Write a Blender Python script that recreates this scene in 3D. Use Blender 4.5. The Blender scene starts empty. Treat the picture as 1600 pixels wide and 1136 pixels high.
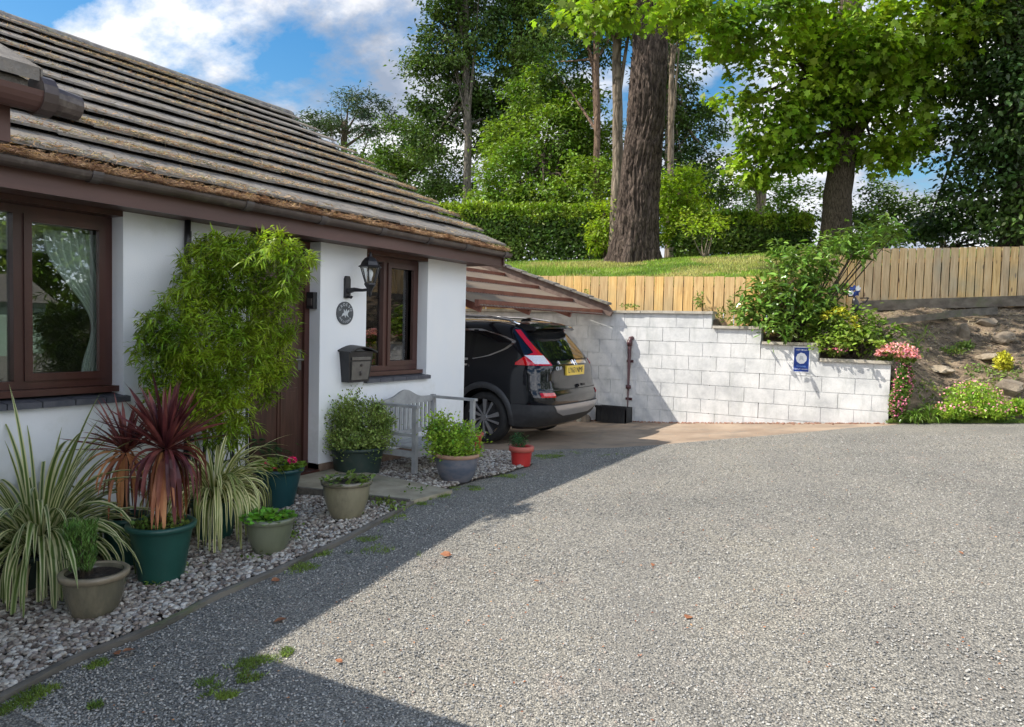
import bpy, math, random
import numpy as np
from mathutils import Vector
random.seed(7); RNG = np.random.default_rng(11)
S = bpy.context.scene; C = S.collection
rad = math.radians
# ------------------------------------------------------------------ camera
FPX = 1150.0; YAW = rad(30.6); PITCH = math.atan(-55/FPX); ROLL = rad(1.4)
Fv = np.array([-math.sin(YAW)*math.cos(PITCH), math.cos(YAW)*math.cos(PITCH), math.sin(PITCH)])
R0 = np.array([math.cos(YAW), math.sin(YAW), 0.]); U0 = np.cross(R0, Fv)
Rv = R0*math.cos(ROLL)+U0*math.sin(ROLL); Uv = -R0*math.sin(ROLL)+U0*math.cos(ROLL)
cam = bpy.data.cameras.new('camera'); camo = bpy.data.objects.new('camera', cam); C.objects.link(camo)
from mathutils import Matrix
camo.matrix_world = Matrix(((Rv[0], Uv[0], -Fv[0], 0), (Rv[1], Uv[1], -Fv[1], 0), (Rv[2], Uv[2], -Fv[2], 0), (0, 0, 0, 1)))
cam.sensor_width = 36; cam.lens = 36*FPX/1600; cam.clip_end = 2000; cam.clip_start = .05
S.camera = camo
S.render.resolution_x = 1024; S.render.resolution_y = 727
def ray(px, py): return Fv+Rv*((px-800)/FPX)-Uv*((py-568)/FPX)
def at(px, py, D): return ray(px, py)*D               # pixel direction taken to a real distance
# ------------------------------------------------------------------ light
SUN = np.array([.74, .50, -1.0])
S.view_settings.view_transform = 'Standard'; S.view_settings.look = 'None'; S.view_settings.gamma = 1
S.view_settings.exposure = 1.0
sl = bpy.data.lights.new('sun', 'SUN'); sl.energy = 3.5; sl.angle = rad(.53); sl.color = (1, .945, .86)
so = bpy.data.objects.new('sun', sl); C.objects.link(so); so.location = (-20, -14, 30)
so.rotation_euler = Vector(SUN).to_track_quat('-Z', 'Y').to_euler()
W = bpy.data.worlds.new('World'); S.world = W; W.use_nodes = True

class N:                                              # tiny node-tree builder
    def __init__(s, nt): s.nt = nt; nt.nodes.clear()
    def __call__(s, typ, *links, **kw):
        n = s.nt.nodes.new('ShaderNode'+typ)
        for k, v in kw.items():
            if k.startswith('i_'):
                key = k[2:]; key = int(key) if key.isdigit() else key.replace('_', ' ')
                sock = n.inputs[key]
                if isinstance(v, bpy.types.NodeSocket): s.nt.links.new(v, sock)
                elif isinstance(v, bpy.types.Node): s.nt.links.new(v.outputs[0], sock)
                else: sock.default_value = v
            else: setattr(n, k, v)
        return n
    def ramp(s, fac, stops, interp='LINEAR'):
        r = s('ValToRGB', i_0=fac); cr = r.color_ramp; cr.interpolation = interp
        while len(cr.elements) < len(stops): cr.elements.new(.5)
        for e, (p, c) in zip(cr.elements, stops):
            e.position = p; e.color = (c if isinstance(c, tuple) else (c, c, c))+(1,)
        return r
    def mix(s, f, a, b, mode='MIX'):
        m = s('Mix', data_type='RGBA', blend_type=mode)
        for i, v in ((0, f), (6, a), (7, b)):
            if isinstance(v, bpy.types.NodeSocket): s.nt.links.new(v, m.inputs[i])
            elif isinstance(v, bpy.types.Node): s.nt.links.new(v.outputs[0], m.inputs[i])
            else: m.inputs[i].default_value = v if not isinstance(v, tuple) else v+(1,)
        return m.outputs[2]
    def math(s, op, a, b=0., c=None):
        kw = dict(i_0=a, i_1=b)
        if c is not None: kw['i_2'] = c
        return s('Math', operation=op, **kw).outputs[0]

n = N(W.node_tree)
sky = n('TexSky', sky_type='NISHITA', sun_disc=False, sun_elevation=rad(48), sun_rotation=math.atan2(-SUN[0], -SUN[1]), air_density=1.3, dust_density=.6, ozone_density=2.5)
tc = n('TexCoord'); sep = n('SeparateXYZ', i_0=tc.outputs['Generated'])
zz = n.math('ADD', n.math('MAXIMUM', sep.outputs[2], 0.), .32)
cmb = n('CombineXYZ', i_0=n.math('DIVIDE', sep.outputs[0], zz), i_1=n.math('DIVIDE', sep.outputs[1], zz), i_2=.35)
mp = n('Mapping', i_0=cmb.outputs[0], i_Location=(3.55, 1.0, 0))
cn = n('TexNoise', i_Vector=mp, i_Scale=1.3, i_Detail=10, i_Roughness=.6, i_Distortion=.15)
cfac = n.math('ADD', cn.outputs[0], n.math('MULTIPLY', n.math('MAXIMUM', n.math('SUBTRACT', .34, sep.outputs[2]), 0.), .55))
cov = n.ramp(cfac, [(.43, 0.), (.50, 1.)])
cn2 = n('TexNoise', i_Vector=mp, i_Scale=2.6, i_Detail=10, i_Roughness=.6)
ccol = n.ramp(cn2.outputs[0], [(.38, (.25, .30, .39)), (.46, (.38, .42, .50)), (.56, (.74, .75, .78))])
bg1 = n('Background', i_0=n('HueSaturation', i_Color=sky, i_Saturation=1.45), i_1=.075); dd = n('VectorMath', operation='DOT_PRODUCT', i_0=tc.outputs['Generated']); dd.inputs[1].default_value = (.86, -.48, .17)
fill_gain = n('MapRange', i_0=dd.outputs['Value'], i_1=-.5, i_2=.9, i_3=.75, i_4=2.3)      # unseen clouds facing the shaded facade brightened to add fill, visible ones dimmed
bg2 = n('Background', i_0=ccol, i_1=fill_gain.outputs[0])
mx = n('MixShader', i_0=cov.outputs[0]); n.nt.links.new(bg1.outputs[0], mx.inputs[1]); n.nt.links.new(bg2.outputs[0], mx.inputs[2])
n('OutputWorld', i_0=mx)

# ------------------------------------------------------------------ materials
def newmat(name):
    m = bpy.data.materials.new(name); m.use_nodes = True
    return m, N(m.node_tree)
def out(n, sh, disp=None):
    o = n('OutputMaterial', i_0=sh)
def coords(n, scale=1., kind='Object'):
    t = n('TexCoord')
    return n('Mapping', i_0=t.outputs[kind], i_Scale=scale if isinstance(scale, tuple) else (scale,)*3)
def mat(name, c1, c2=None, rough=.7, ns=6., bump=0., bs=40., metal=0., spec=.5, stretch=(1, 1, 1), coat=0., det=6, lo=.35, hi=.65, dirt=None, bd=.01):
    m, n = newmat(name); co = coords(n, stretch)
    col = c1+(1,)
    if c2:
        nz = n('TexNoise', i_Vector=co, i_Scale=ns, i_Detail=det, i_Roughness=.6)
        col = n.ramp(nz.outputs[0], [(lo, c1), (hi, c2)]).outputs[0]
    if dirt:
        d = n('TexNoise', i_Vector=co, i_Scale=dirt[1], i_Detail=8, i_Roughness=.7)
        col = n.mix(n.ramp(d.outputs[0], [(dirt[2], 0.), (dirt[3], 1.)]).outputs[0], col, dirt[0])
    kw = {}
    p = n('BsdfPrincipled', i_Base_Color=col, i_Roughness=rough, i_Metallic=metal, i_Specular_IOR_Level=spec, i_Coat_Weight=coat)
    if bump:
        b = n('TexNoise', i_Vector=co, i_Scale=bs, i_Detail=8, i_Roughness=.65)
        bb = n('Bump', i_Strength=bump, i_Distance=bd, i_Height=b.outputs[0]); n.nt.links.new(bb.outputs[0], p.inputs['Normal'])
    out(n, p); return m
def leafmat(name, c1, c2, trans=.35, ns=.6, rough=.5, tip=None, var=.35):
    m, n = newmat(name)
    g = n('NewGeometry'); co = coords(n)
    nz = n('TexNoise', i_Vector=co, i_Scale=ns, i_Detail=4)
    col = n.ramp(nz.outputs[0], [(.38, c1), (.62, c2)]).outputs[0]
    r = g.outputs['Random Per Island']
    col = n.mix(1., col, n.ramp(r, [(0., 1-var), (1., 1+var)]).outputs[0], 'MULTIPLY')
    # ramp clips at 1: hue shift as well
    hs = n('HueSaturation', i_Color=col, i_Hue=n.math('ADD', n.math('MULTIPLY', r, .035), .482), i_Value=n.math('ADD', n.math('MULTIPLY', r, .5), .85))
    p = n('BsdfPrincipled', i_Base_Color=hs.outputs[0], i_Roughness=rough, i_Specular_IOR_Level=.35)
    t = n('BsdfTranslucent', i_0=n.mix(1., hs.outputs[0], (1.25, 1.35, .55), 'MULTIPLY'))
    mxs = n('MixShader', i_0=trans); n.nt.links.new(p.outputs[0], mxs.inputs[1]); n.nt.links.new(t.outputs[0], mxs.inputs[2])
    out(n, mxs); return m
def stripemat(name, mid, edge, base, trans=.25):
    m, n = newmat(name); t = n('TexCoord'); s = n('SeparateXYZ', i_0=t.outputs['UV'])
    a = n.math('ABSOLUTE', n.math('SUBTRACT', s.outputs[0], .5))
    col = n.ramp(a, [(.0, mid), (.2, mid), (.27, edge), (.5, edge)]).outputs[0]
    g = n('NewGeometry')
    col = n.mix(n.ramp(s.outputs[1], [(0., 0.), (.8, 0.), (1., .55)]).outputs[0], col, base)
    col = n.mix(n.ramp(g.outputs['Random Per Island'], [(0., 0.), (.7, .1), (1., .75)]).outputs[0], col, mid)
    p = n('BsdfPrincipled', i_Base_Color=col, i_Roughness=.45)
    tr = n('BsdfTranslucent', i_0=col); mxs = n('MixShader', i_0=trans)
    n.nt.links.new(p.outputs[0], mxs.inputs[1]); n.nt.links.new(tr.outputs[0], mxs.inputs[2]); out(n, mxs); return m
def glassmat(name, tint=(1, 1, 1), fres=1.5, dark=0.0, boost=.0):
    m, n = newmat(name)
    tr = n('BsdfTransparent', i_0=tint+(1,)); gl = n('BsdfGlossy', i_Roughness=0.0, i_0=(1, 1, 1, 1))
    f = n.math('ADD', n('Fresnel', i_0=fres).outputs[0], boost)
    mxs = n('MixShader', i_0=f); n.nt.links.new(tr.outputs[0], mxs.inputs[1]); n.nt.links.new(gl.outputs[0], mxs.inputs[2]); out(n, mxs); return m

M = {}
M['render'] = mat('white_render', (.80, .82, .84), (.85, .85, .84), rough=.9, ns=1.3, bump=.25, bs=90, spec=.2, dirt=((.60, .60, .53), .9, .52, .8), bd=.005)
M['plinth'] = mat('plinth_brick', (.16, .10, .07), (.24, .17, .12), rough=.95, ns=14, bump=.5, bs=40)
M['brown'] = mat('brown_paint', (.07, .032, .026), (.115, .055, .043), rough=.45, ns=3, bump=.15, bs=60, stretch=(1, .2, 1), dirt=((.19, .12, .09), 5, .6, .8), bd=.003)
M['brownframe'] = mat('brown_frame', (.055, .022, .017), (.09, .035, .026), rough=.35, ns=4, bump=.1, bs=50, stretch=(1, 1, .15), bd=.002)
M['doorwood'] = mat('door_wood', (.045, .02, .014), (.085, .038, .026), rough=.4, ns=6, bump=.2, bs=40, stretch=(6, 6, .4), bd=.003)
M['gutter'] = mat('gutter_plastic', (.05, .034, .03), (.085, .065, .055), rough=.4, ns=5, dirt=((.2, .17, .14), 9, .55, .8))
M['gutterlight'] = mat('weathered_plastic', (.045, .035, .032), (.09, .075, .068), rough=.5, ns=9)
M['tile'] = mat('concrete_tile', (.13, .115, .10), (.27, .245, .215), rough=.95, ns=9, bump=.9, bs=70, spec=.15, dirt=((.30, .25, .19), 3.5, .5, .75), bd=.012, lo=.3, hi=.7)
M['ridge'] = mat('ridge_tile', (.11, .10, .09), (.22, .20, .18), rough=.95, ns=12, bump=.6, bs=60, dirt=((.26, .25, .15), 7, .52, .75))
M['needle'] = leafmat('pine_needles', (.30, .15, .08), (.56, .36, .22), trans=.15, ns=4, rough=.9)
M['slate'] = mat('slate_sill', (.055, .06, .075), (.10, .10, .115), rough=.55, ns=12, bump=.3, bs=60)
M['black'] = mat('black_metal', (.012, .012, .014), (.025, .025, .028), rough=.35, ns=9, bump=.1, bs=80)
M['blackplastic'] = mat('black_plastic', (.012, .012, .013), (.022, .022, .022), rough=.5, ns=6, bump=.2)
M['plaque'] = mat('slate_plaque', (.06, .066, .072), (.10, .105, .11), rough=.7, ns=30)
M['palegrey'] = mat('pale_lettering', (.55, .57, .58), rough=.7)
M['pewter'] = mat('pewter_door', (.13, .12, .11), (.18, .17, .15), rough=.4, ns=20, metal=.3)
M['glass'] = glassmat('window_glass', (.9, .95, .93), 1.5, boost=.07)
M['lampglass'] = glassmat('lamp_glass', (.93, .95, .95), 1.35)
M['curtain'] = mat('pale_curtain', (.66, .70, .64), (.78, .80, .74), rough=.9, ns=8, stretch=(1, 1, .1))
M['net'] = mat('cream_blind', (.6, .6, .52), (.7, .69, .6), rough=.9)
M['room'] = mat('room_wall', (.3, .28, .24), (.36, .33, .28), rough=.9)
M['fence'] = None
M['white'] = mat('white_paint', (.8, .8, .8), rough=.6)
M['blue'] = mat('blue_enamel', (.012, .045, .24), rough=.3)
M['lightblue'] = mat('light_blue_enamel', (.2, .36, .75), rough=.4)
M['benchgrey'] = mat('grey_painted_wood', (.27, .27, .265), (.38, .38, .37), rough=.65, ns=9, bump=.25, bs=60, dirt=((.42, .42, .40), 6, .55, .75))
M['paving'] = mat('sandstone_slab', (.27, .23, .16), (.40, .35, .25), rough=.9, ns=5, bump=.4, bs=30, dirt=((.14, .14, .08), 4, .55, .8))
M['kerb'] = mat('weathered_timber', (.085, .075, .062), (.18, .16, .13), rough=.95, ns=9, bump=.8, bs=30, stretch=(1, .3, 1), dirt=((.10, .12, .04), 5, .55, .72))
M['soil'] = mat('potting_soil', (.022, .016, .011), (.06, .045, .03), rough=1, ns=60, bump=1, bs=90)
M['concrete'] = mat('drive_concrete', (.24, .17, .115), (.36, .27, .19), rough=.95, ns=1.6, bump=.5, bs=60, dirt=((.17, .14, .11), 2.2, .5, .75), bd=.006)
M['coping'] = mat('stone_coping', (.36, .32, .25), (.50, .46, .38), rough=.9, ns=7, bump=.5, bs=30, dirt=((.20, .19, .12), 5, .5, .75))
M['oldwood'] = mat('old_plank', (.10, .08, .06), (.20, .17, .13), rough=.9, ns=8, bump=.6, bs=30, stretch=(.3, 1, 1), dirt=((.12, .14, .06), 3, .55, .75))
M['rock'] = mat('field_stone', (.13, .10, .07), (.28, .23, .17), rough=.95, ns=5, bump=.9, bs=14, bd=.03)
M['oldbrown'] = mat('weathered_brown_board', (.10, .065, .05), (.20, .14, .11), rough=.8, ns=5, bump=.4, bs=40, dirt=((.22, .22, .16), 4, .55, .8))
M['sandrock'] = mat('sandstone_rock', (.24, .19, .13), (.40, .33, .24), rough=.95, ns=5, bump=.9, bs=14, bd=.03)
M['redwood'] = mat('red_stained_rafter', (.13, .04, .025), (.21, .075, .045), rough=.55, ns=6, bump=.15)
M['redpot'] = mat('red_pot', (.42, .02, .018), (.5, .035, .03), rough=.4, ns=5)
M['redrim'] = mat('faded_red_rim', (.50, .13, .09), (.42, .08, .06), rough=.6, ns=9)
M['greenpot'] = mat('green_plastic', (.010, .055, .042), (.016, .075, .058), rough=.4, ns=5, dirt=((.06, .08, .06), 7, .6, .8))
M['tealpot'] = mat('teal_plastic', (.008, .045, .05), (.014, .06, .066), rough=.38, ns=5)
M['darkgreenpot'] = mat('dark_green_tub', (.018, .035, .028), (.03, .052, .042), rough=.5, ns=5, dirt=((.06, .06, .045), 5, .55, .8))
M['olivepot'] = mat('olive_glaze', (.075, .07, .048), (.17, .15, .10), rough=.25, ns=5, stretch=(1, 1, .35), coat=.4, dirt=((.24, .20, .13), 5, .55, .75))
M['oliverim'] = mat('olive_glaze_rim', (.20, .16, .105), (.30, .25, .17), rough=.3, ns=8)
M['sagepot'] = mat('sage_glaze', (.10, .115, .07), (.17, .18, .115), rough=.3, ns=5, coat=.3, stretch=(1, 1, .4))
M['tanpot'] = mat('khaki_glaze', (.17, .155, .095), (.27, .24, .155), rough=.3, ns=5, coat=.3, stretch=(1, 1, .4), dirt=((.10, .09, .055), 4, .55, .8))
M['bluepot'] = mat('blue_grey_glaze', (.075, .095, .13), (.17, .165, .18), rough=.3, ns=6, coat=.4, stretch=(1, 1, 2.2), dirt=((.28, .22, .19), 8, .58, .75))
M['terracotta'] = mat('terracotta_rim', (.34, .19, .12), (.42, .26, .17), rough=.8, ns=9)
M['mauve'] = mat('maroon_plastic', (.06, .02, .022), (.09, .032, .034), rough=.4, ns=5)
M['brick'] = mat('old_brick', (.28, .13, .085), (.38, .22, .15), rough=.95, ns=12, bump=.5)
# fence boards
def fence_mat(nm='fence_board', tint=(1., 1., 1.), st_=.45):
    m, n = newmat(nm); g = n('NewGeometry'); co = coords(n, (7, 7, .55))
    w = n('TexNoise', i_Vector=co, i_Scale=4., i_Detail=8, i_Roughness=.65, i_Distortion=.5)
    col = n.ramp(w.outputs[0], [(.3, (.40, .21, .06)), (.5, (.60, .37, .12)), (.7, (.72, .49, .20))]).outputs[0]
    kn = n('TexVoronoi', i_Vector=coords(n, (5.5, 5.5, 2.0)), i_Scale=1.)
    col = n.mix(n.ramp(kn.outputs[0], [(.0, 1.), (.06, .9), (.12, 0.)]).outputs[0], col, (.17, .085, .035))
    r = g.outputs['Random Per Island']
    hs = n('HueSaturation', i_Color=col, i_Value=n.math('ADD', n.math('MULTIPLY', r, .28), .86), i_Saturation=n.math('ADD', n.math('MULTIPLY', r, .14), .86))
    st = n('TexNoise', i_Vector=coords(n), i_Scale=1.5, i_Detail=6)
    col = n.mix(n.ramp(st.outputs[0], [(.5, 0.), (.75, st_)]).outputs[0], hs.outputs[0], (.30, .28, .17)); col = n.mix(1., col, tint, 'MULTIPLY')
    p = n('BsdfPrincipled', i_Base_Color=col, i_Roughness=.8); b = n('Bump', i_Strength=.3, i_Distance=.01, i_Height=w.outputs[0])
    n.nt.links.new(b.outputs[0], p.inputs['Normal']); out(n, p); return m
M['fence'] = fence_mat(); M['oldfence'] = fence_mat('weathered_fence_board', (1.02, 1.1, 1.35), .75)
def gravel_mat():
    m, n = newmat('fine_gravel'); t = n('TexCoord'); P = t.outputs['Object']
    wob = n('TexNoise', i_Vector=P, i_Scale=30., i_Detail=2)
    v = n('TexVoronoi', i_Vector=P, i_Scale=98.); v2 = n('TexVoronoi', i_Vector=P, i_Scale=150.)
    bw = n('RGBToBW', i_0=v.outputs['Color']); bw2 = n('RGBToBW', i_0=v2.outputs['Color'])
    a = n.ramp(bw, [(.08, (.13, .13, .13)), (.35, (.29, .285, .265)), (.6, (.44, .425, .385)), (.92, (.74, .71, .63))]).outputs[0]
    b = n.ramp(bw2, [(.1, (.12, .12, .12)), (.5, (.36, .35, .32)), (.9, (.72, .69, .62))]).outputs[0]
    col = n.mix(.42, a, b)
    gap = n.ramp(v.outputs['Distance'], [(.35, 1.), (.65, .55)]).outputs[0]
    col = n.mix(1., col, gap, 'MULTIPLY')
    big = n('TexNoise', i_Vector=P, i_Scale=.75, i_Detail=8, i_Roughness=.65)
    col = n.mix(1., col, n.ramp(big.outputs[0], [(.3, (.64, .625, .595)), (.5, (.83, .80, .75)), (.7, (.94, .89, .80))]).outputs[0], 'MULTIPLY')
    tk = n('SeparateXYZ', i_0=P); tw = n('TexNoise', i_Vector=P, i_Scale=.35, i_Detail=2)
    ty = n.math('SINE', n.math('ADD', n.math('MULTIPLY', n.math('ADD', tk.outputs[0], n.math('MULTIPLY', tk.outputs[1], .35)), 4.2), n.math('MULTIPLY', tw.outputs[0], 5.)))
    tf = n.math('MULTIPLY', n.ramp(ty, [(.55, 0.), (1., .42)]).outputs[0], n.ramp(n('TexNoise', i_Vector=P, i_Scale=1.1, i_Detail=7).outputs[0], [(.42, 0.), (.6, 1.)]).outputs[0])
    col = n.mix(tf, col, (.22, .205, .18))
    red = n('TexNoise', i_Vector=P, i_Scale=2.3, i_Detail=5, i_Roughness=.7)
    col = n.mix(n.ramp(red.outputs[0], [(.60, 0.), (.78, .3)]).outputs[0], col, (.45, .33, .26))
    h = n.math('ADD', n.math('MULTIPLY', n.math('SUBTRACT', 1., v.outputs['Distance']), 1.), n.math('MULTIPLY', bw2.outputs[0], .5))
    h = n.math('ADD', h, n.math('MULTIPLY', bw.outputs[0], .8))
    bp = n('Bump', i_Strength=.8, i_Distance=.009, i_Height=h)
    p = n('BsdfPrincipled', i_Base_Color=col, i_Roughness=.9, i_Specular_IOR_Level=.25, i_Normal=bp.outputs[0]); out(n, p); return m
M['gravel'] = gravel_mat()
def block_mat():
    m, n = newmat('painted_blockwork'); t = n('TexCoord'); P = t.outputs['Object']; s = n('SeparateXYZ', i_0=P)
    nz = n('TexNoise', i_Vector=P, i_Scale=2.2, i_Detail=9, i_Roughness=.7)
    col = n.ramp(nz.outputs[0], [(.3, (.40, .405, .40)), (.5, (.59, .59, .57)), (.62, (.68, .67, .645))]).outputs[0]
    h = n('MapRange', i_0=s.outputs[2], i_1=-1.5, i_2=-1.05, i_3=1., i_4=0.)
    d = n('TexNoise', i_Vector=P, i_Scale=5., i_Detail=9, i_Roughness=.75)
    f = n.math('MULTIPLY', h.outputs[0], n.ramp(d.outputs[0], [(.35, .1), (.62, 1.)]).outputs[0])
    col = n.mix(f, col, (.40, .33, .22))
    g = n('TexNoise', i_Vector=coords(n, (3, 3, .8)), i_Scale=2.5, i_Detail=8, i_Roughness=.7)
    col = n.mix(n.ramp(g.outputs[0], [(.5, 0.), (.68, .65)]).outputs[0], col, (.42, .43, .40))
    bp = n('Bump', i_Strength=.5, i_Distance=.006, i_Height=n('TexNoise', i_Vector=P, i_Scale=60., i_Detail=8).outputs[0])
    p = n('BsdfPrincipled', i_Base_Color=col, i_Roughness=.9, i_Normal=bp.outputs[0]); out(n, p); return m
M['block'] = block_mat()
def bark(name, c1, c2, sc=3.):
    m, n = newmat(name); co = coords(n, (sc, sc, sc*.25))
    v = n('TexVoronoi', i_Vector=co, i_Scale=2.5, feature='DISTANCE_TO_EDGE'); nz = n('TexNoise', i_Vector=co, i_Scale=3., i_Detail=9, i_Roughness=.7, i_Distortion=.6)
    col = n.ramp(nz.outputs[0], [(.35, c1), (.65, c2)]).outputs[0]
    col = n.mix(n.ramp(v.outputs[0], [(0., .7), (.12, 0.)]).outputs[0], col, tuple(x*.35 for x in c1))
    h = n.math('ADD', nz.outputs[0], n.math('MULTIPLY', v.outputs[0], 1.5))
    bp = n('Bump', i_Strength=.9, i_Distance=.05, i_Height=h)
    p = n('BsdfPrincipled', i_Base_Color=col, i_Roughness=.95, i_Specular_IOR_Level=.2, i_Normal=bp.outputs[0]); out(n, p); return m
M['bigbark'] = bark('fissured_bark', (.035, .024, .019), (.16, .12, .095), 4.5)
M['greybark'] = bark('grey_bark', (.10, .085, .07), (.22, .19, .155), 4)
M['palebark'] = bark('pale_bark', (.14, .11, .08), (.30, .24, .18), 3)
M['brownbark'] = bark('brown_bark', (.06, .045, .03), (.16, .125, .09), 9)
M['pinebark'] = bark('pine_bark', (.13, .085, .06), (.24, .16, .11), 4)
def lawn_mat():
    m, n = newmat('lawn_turf'); co = coords(n)
    a = n('TexNoise', i_Vector=co, i_Scale=.8, i_Detail=8, i_Roughness=.7); b = n('TexNoise', i_Vector=co, i_Scale=40., i_Detail=4)
    col = n.ramp(a.outputs[0], [(.35, (.06, .12, .015)), (.5, (.14, .21, .03)), (.66, (.32, .30, .12))]).outputs[0]
    col = n.mix(.5, col, n.ramp(b.outputs[0], [(.3, .45), (.7, 1.)]).outputs[0], 'MULTIPLY')
    p = n('BsdfPrincipled', i_Base_Color=col, i_Roughness=1., i_Normal=n('Bump', i_Strength=.8, i_Distance=.04, i_Height=b.outputs[0]).outputs[0]); out(n, p); return m
M['lawn'] = lawn_mat()
M['banksoil'] = mat('bank_soil', (.06, .042, .028), (.33, .24, .155), rough=1, ns=5.5, bump=1., bs=34, det=10, dirt=((.33, .26, .16), 3.3, .52, .75), bd=.05)
M['earth'] = mat('earth', (.10, .10, .05), (.16, .14, .08), rough=1, ns=.5)

# ------------------------------------------------------------------ mesh helpers
def nrm(v): return v/np.maximum(np.linalg.norm(v, axis=-1, keepdims=True), 1e-9)
class MB:
    """collects vertices and faces; faces grouped in arrays of equal size"""
    def __init__(s): s.V = []; s.F = []; s.n = 0; s.UV = []; s.hasuv = False
    def add(s, V, F, uv=None):
        V = np.asarray(V, float).reshape(-1, 3)
        if isinstance(F, np.ndarray): F = [F]
        elif len(F) and not isinstance(F[0], np.ndarray): F = _grp([tuple(f) for f in F])
        s.V.append(V); s.F += [f+s.n for f in F if len(f)]
        s.UV.append(uv if uv is not None else np.zeros((len(V), 2)))
        if uv is not None: s.hasuv = True
        s.n += len(V); return s
    def mesh(s, name):
        me = bpy.data.meshes.new(name)
        V = np.concatenate(s.V) if s.V else np.zeros((0, 3))
        me.vertices.add(len(V)); me.vertices.foreach_set('co', V.astype(np.float32).ravel())
        tot = sum(f.size for f in s.F); nf = sum(len(f) for f in s.F)
        me.loops.add(tot); me.polygons.add(nf)
        idx = np.concatenate([f.ravel() for f in s.F]); me.loops.foreach_set('vertex_index', idx.astype(np.int32))
        sizes = np.concatenate([np.full(len(f), f.shape[1]) for f in s.F])
        st = np.concatenate([[0], np.cumsum(sizes)[:-1]])
        me.polygons.foreach_set('loop_start', st.astype(np.int32))
        if s.hasuv:
            uv = np.concatenate(s.UV)[idx]; l = me.uv_layers.new(name='UVMap'); l.data.foreach_set('uv', uv.astype(np.float32).ravel())
        me.update(calc_edges=True); me.validate(); return me
    # shapes
    def box(s, x0, x1, y0, y1, z0, z1):
        V = [(x, y, z) for z in (z0, z1) for y in (y0, y1) for x in (x0, x1)]
        return s.add(V, np.array([[0, 2, 3, 1], [4, 5, 7, 6], [0, 1, 5, 4], [2, 6, 7, 3], [0, 4, 6, 2], [1, 3, 7, 5]]))
    def bar(s, a, b, w, h, up=(0, 0, 1)):
        a = np.array(a, float); b = np.array(b, float); d = nrm(b-a); u = np.array(up, float)
        r = nrm(np.cross(d, u)); u = np.cross(r, d)
        V = [p+r*i*w/2+u*j*h/2 for p in (a, b) for i, j in ((-1, -1), (1, -1), (1, 1), (-1, 1))]
        return s.add(V, np.array([[0, 1, 2, 3], [7, 6, 5, 4], [0, 4, 5, 1], [1, 5, 6, 2], [2, 6, 7, 3], [3, 7, 4, 0]]))
    def tube(s, pts, rr, seg=10, caps=True, noise=None):
        pts = np.array(pts, float); k = len(pts); rr = np.broadcast_to(np.array(rr, float), (k,))
        T = nrm(np.gradient(pts, axis=0)); ref = np.array([0, 0, 1.]) if abs(T[0][2]) < .9 else np.array([1., 0, 0])
        A = nrm(np.cross(T, ref)); B = np.cross(T, A); th = np.arange(seg)*2*np.pi/seg
        V = pts[:, None]+rr[:, None, None]*(A[:, None]*np.cos(th)[None, :, None]+B[:, None]*np.sin(th)[None, :, None])
        i = np.arange(k-1)[:, None]*seg; j = np.arange(seg)[None]; j2 = (j+1) % seg
        F = np.stack([i+j, i+j2, i+seg+j2, i+seg+j], -1).reshape(-1, 4)
        Fs = [F]
        if caps: Fs += [np.arange(seg)[::-1][None], (np.arange(seg)+(k-1)*seg)[None]]
        return s.add(V.reshape(-1, 3), Fs)
    def lathe(s, c, prof, seg=40, wob=0.):
        prof = np.array(prof, float); th = np.arange(seg)*2*np.pi/seg; k = len(prof)
        V = np.stack([c[0]+prof[:, 0][:, None]*np.cos(th), c[1]+prof[:, 0][:, None]*np.sin(th), c[2]+prof[:, 1][:, None]+0*th], -1)
        i = np.arange(k-1)[:, None]*seg; j = np.arange(seg)[None]; j2 = (j+1) % seg
        return s.add(V.reshape(-1, 3), np.stack([i+j, i+j2, i+seg+j2, i+seg+j], -1).reshape(-1, 4))
    def prism(s, poly, fn0, fn1):
        """poly list of 2-d points, fn0/fn1 map them to the two 3-d faces"""
        k = len(poly); V = [fn0(*p) for p in poly]+[fn1(*p) for p in poly]
        F = [tuple(range(k))[::-1], tuple(range(k, 2*k))]+[(i, (i+1) % k, k+(i+1) % k, k+i) for i in range(k)]
        return s.add(V, _grp(F))
    def grid(s, P, closed=False):
        P = np.asarray(P, float); a, b = P.shape[:2]
        i = np.arange(a-1)[:, None]*b; j = np.arange(b-1)[None]
        return s.add(P.reshape(-1, 3), np.stack([i+j, i+b+j, i+b+j+1, i+j+1], -1).reshape(-1, 4))
def _grp(F):
    d = {}
    for f in F: d.setdefault(len(f), []).append(f)
    return [np.array(v, int) for v in d.values()]
def link(name, mb, m, parent=None, loc=(0, 0, 0), smooth=False, flip=False):
    me = mb.mesh(name)
    if any(loc):
        co = np.empty(len(me.vertices)*3, np.float32); me.vertices.foreach_get('co', co); co = co.reshape(-1, 3)-np.array(loc, np.float32)
        me.vertices.foreach_set('co', co.ravel())
    me.polygons.foreach_set('use_smooth', np.full(len(me.polygons), bool(smooth)))
    me.materials.append(m); me.update()
    o = bpy.data.objects.new(name, me); C.objects.link(o)
    if parent is not None: o.parent = parent
    return o
class Thing:
    def __init__(s, name, label, cat, loc, group=None):
        s.loc = tuple(float(v) for v in loc); o = s.o = bpy.data.objects.new(name, None); C.objects.link(o); o.location = s.loc; o.empty_display_size = .1
        o['label'] = label; o['category'] = cat
        if group: o['group'] = group
    def part(s, name, mb, m, parent=None, smooth=False, label=None):
        o = link(name, mb, m, parent or s.o, s.loc, smooth)
        if label: o['label'] = label
        return o
def tag(o, label, cat, group=None):
    o['label'] = label; o['category'] = cat
    if group: o['group'] = group
    return o
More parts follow.
